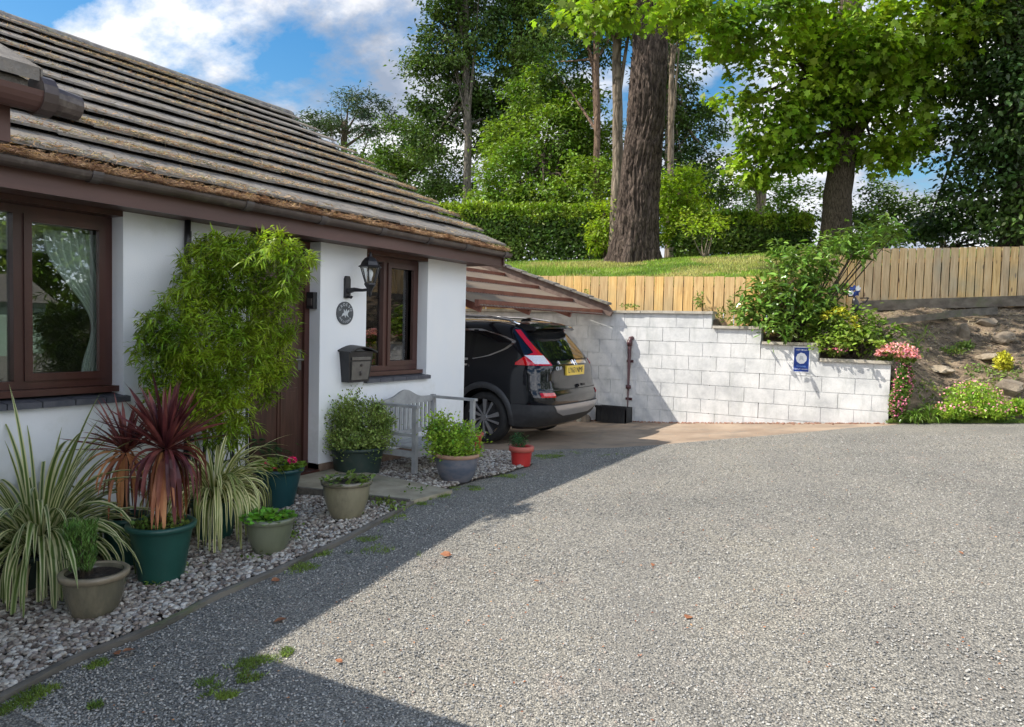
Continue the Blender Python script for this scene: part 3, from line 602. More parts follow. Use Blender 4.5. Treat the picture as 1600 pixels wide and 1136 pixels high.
# ------------------------------------------------------------------ block wall
bw_ = Thing('block_wall', 'white painted block retaining wall stepping down beside the drive', 'wall', (-4, 11.7, -1.5))
def wlev(x): return 7 if x < -3.22 else 6 if x < -2.46 else 5 if x < -1.63 else 4
q = MB()
for x0, x1, zt in ((-14, -3.22, .30), (-3.22, -2.46, .075), (-2.46, -1.63, -.15), (-1.63, -.68, -.375)): q.box(x0+.004, x1-.008, 11.606, 11.8, -1.9, zt)
for c in range(9):
    z0 = -1.725+c*.225; z1 = z0+.225; x = -.68; first = True
    while x > -12:
        wd = .22 if (first and c % 2) else .445; first = False
        xa = x-wd
        xe = -.68 if z1 <= -.37 else -1.63 if z1 <= -.14 else -2.46 if z1 <= .08 else -3.22
        b = min(x, xe)
        if b-xa > .05:
            j = random.uniform(-.002, .0025); g = .005
            q.box(xa+g, b-(g if b == x and b != xe else 0), 11.598+j, 11.63, z0+g, z1-g)
        x = xa
bw_.part('wall', q, M['block'])
for x0, x1, zt in ((-14, -3.20, .30), (-3.20, -2.44, .075), (-2.44, -1.61, -.15), (-1.61, -.66, -.375)):
    q = MB(); x = x0
    while x < x1-.01:
        x2 = min(x+.6, x1); q.box(x+.002, x2-.002, 11.56+random.uniform(-.006, .006), 11.83, zt+.002, zt+.045+random.uniform(-.002, .004)); x = x2
    bw_.part('coping', q, M['coping'])
q = MB(); px_, py_ = -4.56, 11.54; zt = zat(px_, py_, 530)
q.tube([(px_+.02, 11.62, zt+.02), (px_+.01, py_+.02, zt+.015), (px_, py_, zt-.04), (px_, py_, -1.6)], .036, 12); q.tube([(px_, py_, zt-.02), (px_, py_, zt-.11)], .045, 12); q.tube([(px_, py_, -.9), (px_, py_, -.96)], .043, 12)
dp = Thing('drainpipe', 'maroon plastic drainpipe standing against the white block wall', 'drainpipe', (px_, py_, H(px_, py_))); dp.part('pipe', q, M['mauve'], smooth=True)
for z in (-.52, -1.15): q = MB(); q.box(px_-.055, px_+.055, 11.57, 11.597, z, z+.04); dp.part('bracket', q, M['mauve'])
# ------------------------------------------------------------------ carport
cp = Thing('carport', 'lean-to carport with brown bargeboard, red rafters and clear sheeting beside the bungalow', 'carport', (-6, 9.6, -1.5))
def cz(x): return .30+.335*(-5.02-x)
q = MB(); q.prism([(-4.90, cz(-4.90)-.02), (-4.86, cz(-4.90)+.06), (-4.96, cz(-4.96)+.17), (-9.3, cz(-9.3)+.17), (-9.3, cz(-9.3)-.04)], lambda x, z: (x, 11.47, z), lambda x, z: (x, 11.53, z)); bb_ = cp.part('barge_board', q, M['oldbrown'])
q = MB()
for i in range(13): xa = -4.93-i*.33; q.prism([(xa, cz(xa)+.165), (xa, cz(xa)+.205), (xa-.36, cz(xa-.36)+.185), (xa-.36, cz(xa-.36)+.16)], lambda x, z: (x, 11.40, z), lambda x, z: (x, 11.60, z))
cp.part('edge_tiles', q, M['ridge'])
for y in (7.75, 9.0, 10.3):
    q = MB(); q.bar((-5.05, y, cz(-5.05)-.07), (-9.2, y, cz(-9.2)-.07), .045, .10); cp.part('rafter', q, M['redwood'])
for x in (-5.06, -5.62, -6.30, -7.0, -7.8, -8.6):
    q = MB(); q.box(x-.03, x+.03, 7.66, 11.465, cz(x)-.05, cz(x)+.035); cp.part('purlin', q, M['redwood'])
m, n = newmat('clear_sheet'); a = n('BsdfTranslucent', i_0=(.75, .70, .64, 1)); b = n('BsdfTransparent', i_0=(.8, .8, .78, 1)); c_ = n('BsdfPrincipled', i_Base_Color=(.30, .24, .19, 1), i_Roughness=.3)
m1 = n('MixShader', i_0=.2); n.nt.links.new(a.outputs[0], m1.inputs[1]); n.nt.links.new(b.outputs[0], m1.inputs[2]); m2 = n('MixShader', i_0=.4); n.nt.links.new(m1.outputs[0], m2.inputs[1]); n.nt.links.new(c_.outputs[0], m2.inputs[2]); out(n, m2); M['sheet'] = m
q = MB(); X_ = np.linspace(-9.3, -4.99, 2)[:, None]; Y_ = np.linspace(7.66, 11.46, 200)[None]
q.grid(np.stack([X_+0*Y_, Y_+0*X_, cz(X_)-.012+.006*np.sin(Y_*80)+0*X_], -1))
cp.part('roof_sheet', q, M['sheet'], smooth=True)
# ------------------------------------------------------------------ fences
def fence(name, label, p0, p1, zt0, zt1, h, bwid, back=1, fm='fence'):
    p0 = np.array(p0); p1 = np.array(p1); L_ = np.linalg.norm(p1-p0); d = (p1-p0)/L_; nn = np.array([-d[1], d[0]])*back
    t_ = Thing(name, label, 'fence', (p0[0], p0[1], zt0-h)); q = MB(); s_ = 0
    while s_ < L_-.01:
        s2 = min(s_+bwid-.017, L_); zt = zt0+(zt1-zt0)*s_/L_+random.uniform(-.008, .008); tl = random.uniform(-.003, .003)
        pts = []
        for (ss, off) in ((s_, 0), (s2, .006), (s2, .022), (s_, .012)):
            pts.append(p0+d*ss+nn*(off+tl))
        q.prism([tuple(p) for p in pts], lambda x, y: (x, y, zt-h+random.uniform(-.01, .01)), lambda x, y: (x, y, zt)); s_ += bwid
    t_.part('board_panel', q, M[fm])
    for f_ in (.2, .8):
        q = MB(); a = p0+nn*.045; b = p1+nn*.045; q.bar((*a, zt0-h*f_), (*b, zt1-h*f_), .04, .07); t_.part('rail', q, M['fence'])
    k = int(L_/1.8)+1
    for i in range(k):
        p = p0+d*min(L_-.05, .05+i*1.8)+nn*.11; z = zt0+(zt1-zt0)*i*1.8/L_; q = MB(); q.box(p[0]-.04, p[0]+.04, p[1]-.04, p[1]+.04, z-h-.1, z-.06); t_.part('post', q, M['oldwood'])
fence('wooden_fence', 'low orange-brown boarded fence above the block wall', (-13, 12.2), (-1.75, 12.2), 1.12, .90, 1.05, .172)
fence('wooden_fence', 'taller weathered boarded fence above the soil bank on the right', (-2.35, yf(-2.35)), (7.5, yf(7.5)), 1.50, 1.98, 1.12, .150, fm='oldfence')
# ------------------------------------------------------------------ car
RX_, CY_, ZG = -4.33, 9.14, float(H(-5.2, 9.1))
zr = [.20, .30, .38, .48, .60, .68, .72, .76, .86, 1.0, 1.06, 1.12, 1.2, 1.32, 1.45, 1.54, 1.59, 1.63, 1.655, 1.665]
lr = [.30, .16, .06, .01, .0, .005, .03, .05, .07, .075, .085, .12, .19, .30, .41, .48, .56, .72, 1.0, 1.35]
zf_ = [.20, .30, .45, .60, .80, .93, 1.0, 1.06, 1.25, 1.45, 1.58, 1.665]
lf = [4.35, 4.50, 4.57, 4.56, 4.47, 4.20, 3.85, 3.42, 3.02, 2.6, 2.25, 1.8]
zw = [.20, .30, .42, .60, .80, .95, 1.02, 1.08, 1.2, 1.35, 1.5, 1.58, 1.62, 1.65, 1.665]
ww = [.80, .86, .895, .91, .912, .90, .885, .86, .825, .775, .715, .67, .62, .52, .36]
NX = 4.6
def cprof(z): return np.interp(z, zr, lr), np.interp(z, zf_, lf), np.interp(z, zw, ww)
def cdim(z):
    a0, a1, w_ = cprof(z); r = min(.27, w_*.7); return a0, a1, w_, r, (w_-r)+math.pi*r/2+((a1-a0)/2-r)
def csurf(z, th, off=0.):
    """plan is a rounded rectangle; th=0 rear centre, pi/2 near side middle, pi front centre"""
    z = np.asarray(z, float)+0*th; a0, a1, w_ = cprof(z); A = (a1-a0)/2; B = w_; r = np.minimum(.27, w_*.7); Lq = (B-r)+math.pi*r/2+(A-r)
    a = np.mod(th, 2*math.pi); sy = np.where(a <= math.pi, 1., -1.); a = np.where(a <= math.pi, a, 2*math.pi-a); sx = np.where(a <= math.pi/2, 1., -1.); a = np.where(a <= math.pi/2, a, math.pi-a)
    d = a/(math.pi/2)*Lq; s1 = B-r; s2 = s1+math.pi*r/2; ph = np.clip((d-s1)/r, 0, math.pi/2); ro = r+off
    y = np.where(d < s1, d, B-r+ro*np.sin(ph)); x = np.where(d > s2, A-r-(d-s2), A-r+ro*np.cos(ph))
    x = x-.055*(y/B)**2*(x > 0)*np.clip(x/A, 0, 1)**3; y = y*(1-.055*np.clip(x/A, 0, 1)**4)
    return np.stack([RX_-((a0+a1)/2-sx*x), CY_-sy*y, ZG+z], -1)
def th_side(z, l):
    a0, a1, w_, r, Lq = cdim(z); l = l-a0; Ltot = a1-a0; fr = l > Ltot/2; l = Ltot-l if fr else l; l = max(l, 1e-4)
    d = (w_-r)+(r*math.acos(max(-1, 1-l/r)) if l < r else math.pi*r/2+l-r); t_ = d/Lq*math.pi/2; return math.pi-t_ if fr else t_
def th_rear(z, y):
    a0, a1, w_, r, Lq = cdim(z); s_ = -1 if y > 0 else 1; y = min(abs(y), w_-1e-4); d = y if y < w_-r else (w_-r)+r*math.asin((y-(w_-r))/r); return s_*d/Lq*math.pi/2
def patch(q, zs, ta, tb, off=.004, nt=24, thick=.006):
    """zs rows; ta, tb functions of z giving theta at both edges"""
    P = np.stack([csurf(z+np.zeros(nt), np.linspace(ta(z), tb(z), nt), off) for z in zs]); q.grid(P)
    Q = np.stack([csurf(z+np.zeros(nt), np.linspace(ta(z), tb(z), nt), off-thick) for z in zs])
    for A_, B_ in ((P[0], Q[0]), (P[-1], Q[-1]), (P[:, 0], Q[:, 0]), (P[:, -1], Q[:, -1])): q.grid(np.stack([A_, B_]))
def carpaint():
    m, n = newmat('black_car_paint'); p = n('BsdfPrincipled', i_Base_Color=(.006, .0065, .009, 1), i_Roughness=.16, i_Coat_Weight=.55, i_Coat_Roughness=.02, i_Specular_IOR_Level=.25); out(n, p); return m
M['paint'] = carpaint()
M['chrome'] = mat('chrome', (.75, .75, .76), rough=.12, metal=1.)
M['darkglass'] = mat('tinted_glass', (.006, .007, .008), rough=.03, spec=.5, coat=.3)
M['redlens'] = mat('red_lens', (.55, .002, .006), rough=.12, coat=.8)
M['clearlens'] = mat('clear_lens', (.62, .6, .62), (.8, .78, .8), rough=.15, ns=60, coat=.8)
M['cladding'] = mat('grey_cladding', (.035, .036, .038), (.05, .05, .052), rough=.55, ns=20)
M['silvertrim'] = mat('silver_trim', (.42, .42, .43), rough=.35, metal=.6)
M['tyre'] = mat('tyre_rubber', (.012, .012, .012), (.022, .021, .02), rough=.8, ns=20, bump=.4, bs=90)
M['alloy'] = mat('alloy_rim', (.5, .5, .51), rough=.25, metal=.8)
M['plate'] = mat('yellow_plate', (.80, .55, .06), rough=.4)
car = Thing('parked_car', 'black sport utility car parked nose-in under the carport', 'car', (RX_-2.3, CY_, ZG))
q = MB(); zs = np.concatenate([np.linspace(.22, 1.62, 56), [1.635, 1.648, 1.658, 1.665]]); th = np.linspace(0, 2*np.pi, 241)[:-1]
P = np.stack([csurf(z+0*th, th) for z in zs]); k, b_ = P.shape[:2]; i = np.arange(k-1)[:, None]*b_; j = np.arange(b_)[None]; j2 = (j+1) % b_
q.add(P.reshape(-1, 3), [np.stack([i+j, i+j2, i+b_+j2, i+b_+j], -1).reshape(-1, 4)[:, ::-1], np.arange(b_)[None], (np.arange(b_)+(k-1)*b_)[::-1][None]])
body = car.part('body', q, M['paint'], smooth=True)
cut = MB(); WL = (.97, 3.62); WZc = .345
for l in WL:
    for s_ in (-1, 1):
        x = RX_-l; a = CY_+s_*.62; b = CY_+s_*1.05; cut.tube([(x, a, ZG+WZc), (x, b, ZG+WZc)], .405, 48)
co_ = link('cut', cut, M['blackplastic'], car.o, car.loc)
md = body.modifiers.new('b', 'BOOLEAN'); md.object = co_; md.operation = 'DIFFERENCE'; md.solver = 'EXACT'
bpy.context.view_layer.update(); dg = bpy.context.evaluated_depsgraph_get(); nm_ = bpy.data.meshes.new_from_object(body.evaluated_get(dg)); body.modifiers.clear()
old = body.data; body.data = nm_; nm_.name = 'body'; bpy.data.meshes.remove(old); bpy.data.objects.remove(co_)
nm_.polygons.foreach_set('use_smooth', np.ones(len(nm_.polygons), bool))
nm_.set_sharp_from_angle(angle=rad(40))
for sg in (1, -1):     # glass sides, both sides of the car
    T = (lambda f: f) if sg == 1 else (lambda f: (lambda z: 2*math.pi-f(z)))
    zs = np.linspace(1.10, 1.53, 14)
    rl = lambda z: np.interp(z, [1.10, 1.17, 1.27, 1.37, 1.44, 1.53], [1.35, .98, .72, .58, .78, 1.20])
    q = MB(); patch(q, np.linspace(1.10, 1.53, 18), T(lambda z: th_side(z, rl(z)-.05)), T(lambda z: th_side(z, np.interp(z, [1.1, 1.3, 1.53], [3.15, 2.75, 2.35]))), .004, 60); car.part('window_trim', q, M['chrome'])
    q = MB(); patch(q, np.linspace(1.135, 1.50, 16), T(lambda z: th_side(z, rl(z)+.01)), T(lambda z: th_side(z, 1.20)), .009); car.part('window', q, M['darkglass'])
    q = MB(); patch(q, np.linspace(1.135, 1.50, 12), T(lambda z: th_side(z, 1.26)), T(lambda z: th_side(z, 2.02)), .009); car.part('window', q, M['darkglass'])
    q = MB(); patch(q, np.linspace(1.135, 1.50, 12), T(lambda z: th_side(z, 2.10)), T(lambda z: th_side(z, np.interp(z, [1.1, 1.5], [2.95, 2.4]))), .009); car.part('window', q, M['darkglass'])
    q = MB(); patch(q, np.linspace(1.11, 1.52, 12), T(lambda z: th_side(z, 1.195)), T(lambda z: th_side(z, 1.265)), .010, 5); car.part('door_pillar', q, M['paint'])
    # tail lamp: lower wedge, upper blade
    q = MB()
    patch(q, np.linspace(1.07, 1.235, 12), T(lambda z: th_side(z, np.interp(z, [1.07, 1.10, 1.235], [.50, .50, .30]))), T(lambda z: th_rear(z, -np.interp(z, [1.07, 1.235], [.62, .66]))), .011, 30)
    patch(q, np.linspace(1.235, 1.53, 16), T(lambda z: th_side(z, np.interp(z, [1.235, 1.53], [.30, .62]))), T(lambda z: th_rear(z, -np.interp(z, [1.235, 1.4, 1.53], [.66, .655, .63]))), .011, 24)
    tl = car.part('tail_light', q, M['redlens'], smooth=True)
    q = MB(); patch(q, np.linspace(1.09, 1.20, 8), T(lambda z: th_rear(z, -.815)), T(lambda z: th_rear(z, -.655)), .014, 12); car.part('reversing_lens', q, M['clearlens'], tl)
    q = MB(); patch(q, np.linspace(.66, .72, 4), T(lambda z: th_rear(z, -.85)), T(lambda z: th_rear(z, -.66)), .010, 12); car.part('reflector', q, M['redlens'])
    for l0 in (1.25, 2.2): q = MB(); patch(q, np.linspace(1.03, 1.055, 3), T(lambda z: th_side(z, l0)), T(lambda z: th_side(z, l0+.18)), .03, 8, .012); car.part('door_handle', q, M['chrome'])
    q = MB(); patch(q, np.linspace(.24, .50, 8), T(lambda z: th_side(z, 1.46)), T(lambda z: th_side(z, 3.12)), .012, 30); car.part('sill_cladding', q, M['cladding'])
    # door seam
    q = MB()
    # arch cladding
    for l in WL:
        q = MB(); A = np.linspace(-.18, math.pi+.18, 40); P = []
        for r, o in ((.40, .012), (.425, .022), (.475, .016), (.482, .0)):
            row = []
            for a in A:
                z = max(.2, WZc+r*math.sin(a)); ll = l-r*math.cos(a); w_ = csurf(z, np.array(th_side(z, ll)), o); row.append((w_[0], w_[1] if sg == 1 else 2*CY_-w_[1], w_[2]))
            P.append(row)
        q.grid(np.array(P)); car.part('wheel_arch', q, M['cladding'], smooth=True)
q = MB(); patch(q, np.linspace(.26, .56, 12), lambda z: th_side(z, .52), lambda z: -th_side(z, .52), .012, 70); car.part('rear_bumper', q, M['cladding'], smooth=True)
q = MB(); patch(q, np.linspace(.40, .55, 8), lambda z: th_rear(z, -np.interp(z, [.4, .46, .55], [.40, .62, .70])), lambda z: th_rear(z, np.interp(z, [.4, .46, .55], [.40, .62, .70])), .024, 50, .02); car.part('skid_plate', q, M['silvertrim'], smooth=True)
q = MB(); patch(q, np.linspace(1.145, 1.49, 16), lambda z: th_rear(z, -np.interp(z, [1.14, 1.5], [.64, .585])), lambda z: th_rear(z, np.interp(z, [1.14, 1.5], [.64, .585])), .012, 40); car.part('rear_window', q, M['darkglass'], smooth=True)
q = MB(); patch(q, np.linspace(1.085, 1.125, 4), lambda z: th_rear(z, -.42), lambda z: th_rear(z, .42), .022, 30, .02); ch = car.part('chrome_strip', q, M['chrome'], smooth=True)
def tailp(y, z, off=.0):
    p = csurf(z, np.array(th_rear(z, y)), off); return p
q = MB()
for a, b in (((-.04, 1.065), (-.045, 1.135)), ((.04, 1.065), (.045, 1.135)), ((-.035, 1.10), (.035, 1.10))): q.tube([tailp(a[0], a[1], .034), tailp(b[0], b[1], .034)], .008, 6)
car.part('emblem', q, M['chrome'], ch)
PX = RX_-.06
q = MB(); q.box(PX-.02, PX+.006, CY_-.27, CY_+.27, ZG+.93, ZG+1.06); pl_ = car.part('number_plate', q, M['plate'])
q = MB(); q.add(*text('LY63 NMF', .105, onX(PX+.007, CY_, ZG+.994))); car.part('plate_lettering', q, M['blackplastic'], pl_)
q = MB(); q.add(*text('CR-V', .07, onX(RX_-.062, CY_-.50, ZG+1.03), .004)); car.part('badge', q, M['palegrey'])
q = MB(); patch(q, np.linspace(.742, .752, 2), lambda z: th_side(z, .25), lambda z: -th_side(z, .25), .003, 40); car.part('bumper_seam', q, M['blackplastic'])
q = MB(); q.box(RX_-.03, RX_+.006, CY_+.10, CY_+.18, ZG+.78, ZG+.81); car.part('tow_cover', q, M['blackplastic'])
# spoiler
q = MB(); yy = np.linspace(-.57, .57, 17); sec = [(.62, 1.655), (.44, 1.635), (.31, 1.60), (.29, 1.575), (.33, 1.555), (.46, 1.55), (.6, 1.57)]
P = np.array([[(RX_-(l+.10*abs(y/.6)**3), CY_+y, ZG+z-.035*abs(y/.6)**2.5) for l, z in sec+[sec[0]]] for y in yy]); q.grid(P); q.add(P[0, :-1], np.arange(7)[None]); q.add(P[-1, :-1], np.arange(7)[::-1][None]); car.part('spoiler', q, M['paint'])
for sg in (-1, 1):
    q = MB(); q.tube([(RX_-l, CY_+sg*(.56+d_), ZG+z) for l, z, d_ in ((.62, 1.60, .03), (.80, 1.66, .01), (1.1, 1.695, 0), (1.8, 1.715, 0), (2.3, 1.70, 0), (2.6, 1.63, 0))], .017, 8); car.part('roof_rail', q, M['chrome'], smooth=True)
    q = MB(); q.tube([(RX_-2.62, CY_+sg*.86, ZG+1.06), (RX_-2.62, CY_+sg*.98, ZG+1.1)], [.03, .05], 8); q.lathe((RX_-2.6, CY_+sg*1.02, ZG+1.03), [(0, 0), (.09, .02), (.11, .09), (.08, .16), (0, .17)], 16); car.part('mirror', q, M['paint'], smooth=True)
    q = MB(); patch(q, np.linspace(.70, .86, 8), lambda z: math.pi/2+.9 if sg < 0 else 2*math.pi-(math.pi/2+.9), lambda z: math.pi-.35 if sg < 0 else math.pi+.35, .01, 16); car.part('headlight', q, M['clearlens'])
q = MB(); patch(q, np.linspace(1.08, 1.56, 12), lambda z: math.pi-.3, lambda z: math.pi+.3, .01, 30); car.part('windscreen', q, M['darkglass'])
q = MB(); q.prism([(.0, 0), (.17, 0), (.15, .035), (.03, .065), (.0, .06)], lambda a, b: (RX_-.78-a, CY_-.012, ZG+1.635+b), lambda a, b: (RX_-.78-a, CY_+.012, ZG+1.635+b)); car.part('aerial', q, M['paint'])
for l in WL:
    for sg in (-1, 1):
        x = RX_-l; yo = CY_+sg*.895; q = MB()
        pr = [(.25, .0), (.272, .008), (.31, .008), (.335, -.02), (.345, -.06), (.345, -.17), (.33, -.20), (.27, -.215), (.25, -.2)]
        th = np.linspace(0, 2*np.pi, 57)[:-1]; P = np.stack([np.stack([x+r*np.cos(th), yo+sg*d_+0*th, ZG+.345+r*np.sin(th)], -1) for r, d_ in pr+[pr[0]]])
        k, b_ = P.shape[:2]; i = np.arange(k-1)[:, None]*b_; j = np.arange(b_)[None]; j2 = (j+1) % b_
        q.add(P.reshape(-1, 3), np.stack([i+j, i+j2, i+b_+j2, i+b_+j], -1).reshape(-1, 4)); wh = car.part('wheel', q, M['tyre'], smooth=True)
        q = MB()
        for r0, r1, d0, d1 in ((.272, .258, .004, -.02), (.258, .250, -.02, -.15)):
            P = np.stack([np.stack([x+r*np.cos(th), yo+sg*d_+0*th, ZG+.345+r*np.sin(th)], -1) for r, d_ in ((r0, d0), (r1, d1))]); q.add(P.reshape(-1, 3), np.stack([j, j2, b_+j2, b_+j], -1).reshape(-1, 4))
        for s_ in range(10):
            a = s_*math.pi/5+.15; a2 = a+(.22 if s_ % 2 else .12); wd = .016 if s_ % 2 else .026
            c0 = (x+.045*math.cos(a), ZG+.345+.045*math.sin(a)); c1 = (x+(.262)*math.cos(a2), ZG+.345+(.262)*math.sin(a2)); tx, tz = -math.sin(a2), math.cos(a2)
            V = [(c0[0]-tx*wd*.6, yo+sg*-.012, c0[1]-tz*wd*.6), (c0[0]+tx*wd*.6, yo+sg*-.012, c0[1]+tz*wd*.6), (c1[0]+tx*wd*1.25, yo+sg*-.004, c1[1]+tz*wd*1.25), (c1[0]-tx*wd*1.25, yo+sg*-.004, c1[1]-tz*wd*1.25)]
            V += [(p[0], p[1]-sg*.025, p[2]) for p in V]; q.add(V, np.array([[0, 1, 2, 3], [7, 6, 5, 4], [0, 4, 5, 1], [1, 5, 6, 2], [2, 6, 7, 3], [3, 7, 4, 0]]))
        q.tube([(x, yo-sg*.03, ZG+.345), (x, yo-sg*.004, ZG+.345)], [.06, .045], 20); car.part('rim', q, M['alloy'], wh)
        q = MB(); q.tube([(x, yo-sg*.10, ZG+.345), (x, yo-sg*.12, ZG+.345)], .2, 24); car.part('brake_disc', q, M['cladding'], wh)
# ------------------------------------------------------------------ things by the wall
p = G(956, 660); q = MB(); tx0, tx1, ty0, ty1 = p[0]-.27, p[0]+.27, 11.25, 11.52; zg = float(H(p[0], 11.3))
q.box(tx0+.03, tx1-.03, ty0+.03, ty1-.03, zg, zg+.015); 
for (a0, a1, b0, b1) in ((tx0, tx1, ty0, ty0+.02), (tx0, tx1, ty1-.02, ty1), (tx0, tx0+.02, ty0, ty1), (tx1-.02, tx1, ty0, ty1)): q.box(a0, a1, b0, b1, zg, zg+.26)
q.box(tx0-.015, tx1+.015, ty0-.015, ty0, zg+.235, zg+.275); 
for x in np.linspace(tx0+.08, tx1-.08, 6): q.box(x-.008, x+.008, ty0-.008, ty0+.001, zg+.02, zg+.235)
single('trough', q, M['blackplastic'], 'black plastic trough on the drive between drainpipe and car', 'trough', (p[0], 11.38, zg))
p = G(925, 655); q = MB(); q.tube([(p[0]-.02, 11.42, zg), (p[0]+.0, 11.44, zg+.2), (p[0]+.06, 11.52, zg+.42)], [.05, .045, .035], 9); q.tube([(p[0]+.0, 11.43, zg+.16), (p[0]-.07, 11.47, zg+.3), (p[0]-.08, 11.5, zg+.40)], [.03, .022, .018], 7)
single('driftwood', q, M['oldwood'], 'forked brown branch leaning on the white wall beside the black trough', 'branch', (p[0], 11.42, zg))
for i, (px, w_, h_, m_, lab) in enumerate(((889, .10, .14, 'brick', 'short brown brick upright behind the rear wheel, nearest the car'), (903, .07, .12, 'coping', 'pale stone fragment against the wall behind the car'), (914, .09, .10, 'rock', 'dark stone lump against the wall left of the branch'))):
    p = G(px, 658); zg = float(H(p[0], 11.4)); q = MB(); q.tube([(p[0], 11.42, zg-.01), (p[0]+.01, 11.42, zg+h_*.5), (p[0], 11.42, zg+h_)], [w_, w_*.9, w_*.55], 7)
    single('brick' if i == 0 else 'stone', q, M[m_], lab, 'brick' if i == 0 else 'stone', (p[0], 11.42, zg), 'rubble by the wall')
#=====PART3
#=====PART3
# ------------------------------------------------------------------ pebble bed, kerb, slab
kp = [G(px, py)[:2] for px, py in ((2, 1096), (110, 1037), (245, 984), (335, 936), (424, 899), (528, 851), (600, 813), (645, 787))]
kp = np.array(kp); kp = kp[np.argsort(kp[:, 1])]; kp = np.concatenate([[kp[0]+(kp[0]-kp[2])*2.2], kp])
ky = np.linspace(kp[0, 1], kp[-1, 1], 60); kx = np.interp(ky, kp[:, 1], kp[:, 0])
q = MB(); sec = [(-.022, -.06), (-.022, .028), (.0, .036), (.022, .028), (.022, -.06)]
P = np.array([[(x+a+.006*vnoise(np.array([[x, y*3, a*9]]), 3)[0], y, float(H(x, y))+b+.008*vnoise(np.array([[a*40, y*2, 1.]]), 2)[0]) for a, b in sec] for x, y in zip(kx, ky)]); q.grid(P); q.add(P[-1], np.arange(5)[None])
single('timber_edging', q, M['kerb'], 'weathered timber edging strip between the white pebbles and the drive', 'edging', (kx[0], ky[0], float(H(kx[0], ky[0]))))
def bedz(x, y): return H(x, y)+.012
def bedx(y):
    e = np.array([G(px, py)[:2] for px, py in ((660, 778), (705, 764), (745, 752), (790, 742), (835, 727))])
    return np.interp(y, np.concatenate([kp[:, 1], e[1:, 1], [7.3, 7.6]]), np.concatenate([kp[:, 0], e[1:, 0], [-4.15, -4.6]]))
ys = np.linspace(.5, 7.6, 150); bxx = bedx(ys); u = np.linspace(0, 1, 20)
X = -5.25+(bxx[:, None]-.01+5.25)*u[None]; Y = ys[:, None]+0*X
q = MB(); q.grid(np.stack([X, Y, bedz(X, Y)], -1)[:, ::-1]); kind(link('bed_soil', q, M['soil'], smooth=True), 'structure')
# slab path to the door
sl_ = [G(468, 771), G(640, 789), G(706, 771), G(590, 742)]
SA = np.array([-5.12, 4.52]); 
q = MB(); z_ = float(H(-4.3, 5.0))+.045
poly = [(-5.15, 4.42), (-3.70, 4.70), (-3.66, 5.22), (-5.15, 5.42)]
q.prism([(-5.15, 4.42), (-4.43, 4.56), (-4.43, 5.32), (-5.15, 5.42)], lambda x, y: (x, y, z_-.06), lambda x, y: (x, y, z_)); q.prism([(-4.42, 4.565), (-3.70, 4.70), (-3.66, 5.22), (-4.42, 5.318)], lambda x, y: (x, y, z_-.06), lambda x, y: (x, y, z_+.002))
kind(link('path', q, M['paving']), 'structure')
q = MB(); q.bar((-5.12, 4.40, z_-.02), (-3.70, 4.675, z_-.02), .03, .075); single('path_edging', q, M['kerb'], 'dark timber edging along the front of the stone path to the door', 'edging', (-4.4, 4.5, z_-.05))
def inpoly(x, y, poly):
    r = np.zeros(x.shape, bool); n = len(poly)
    for i in range(n):
        (xa, ya), (xb, yb) = poly[i], poly[(i+1) % n]; c = ((ya > y) != (yb > y)) & (x < (xb-xa)*(y-ya)/(yb-ya+1e-12)+xa); r ^= c
    return r
m, n = newmat('white_pebbles'); g = n('NewGeometry'); r = g.outputs['Random Per Island']
col = n.ramp(r, [(0., (.09, .07, .055)), (.2, (.20, .155, .125)), (.45, (.33, .285, .235)), (.7, (.47, .43, .365)), (.9, (.62, .585, .52)), (1., (.32, .27, .25))]).outputs[0]
nz = n('TexNoise', i_Vector=coords(n), i_Scale=45., i_Detail=5); col = n.mix(n.ramp(nz.outputs[0], [(.45, 0.), (.75, .5)]).outputs[0], col, (.25, .2, .16))
out(n, n('BsdfPrincipled', i_Base_Color=col, i_Roughness=.75)); M['pebble'] = m
t_ = (1+5**.5)/2; ico = nrm(np.array([(-1, t_, 0), (1, t_, 0), (-1, -t_, 0), (1, -t_, 0), (0, -1, t_), (0, 1, t_), (0, -1, -t_), (0, 1, -t_), (t_, 0, -1), (t_, 0, 1), (-t_, 0, -1), (-t_, 0, 1)], float))
icf = np.array([(0, 11, 5), (0, 5, 1), (0, 1, 7), (0, 7, 10), (0, 10, 11), (1, 5, 9), (5, 11, 4), (11, 10, 2), (10, 7, 6), (7, 1, 8), (3, 9, 4), (3, 4, 2), (3, 2, 6), (3, 6, 8), (3, 8, 9), (4, 9, 5), (2, 4, 11), (6, 2, 10), (8, 6, 7), (9, 8, 1)])
def subdiv(V, F):
    V = list(map(tuple, V)); d = {}; G_ = []
    def mid(a, b):
        k = (min(a, b), max(a, b))
        if k not in d: m_ = nrm((np.array(V[a])+np.array(V[b]))/2); d[k] = len(V); V.append(tuple(m_))
        return d[k]
    for a, b, c in F: ab, bc, ca = mid(a, b), mid(b, c), mid(c, a); G_ += [(a, ab, ca), (b, bc, ab), (c, ca, bc), (ab, bc, ca)]
    return np.array(V), np.array(G_)
ic2, if2 = subdiv(ico, icf)
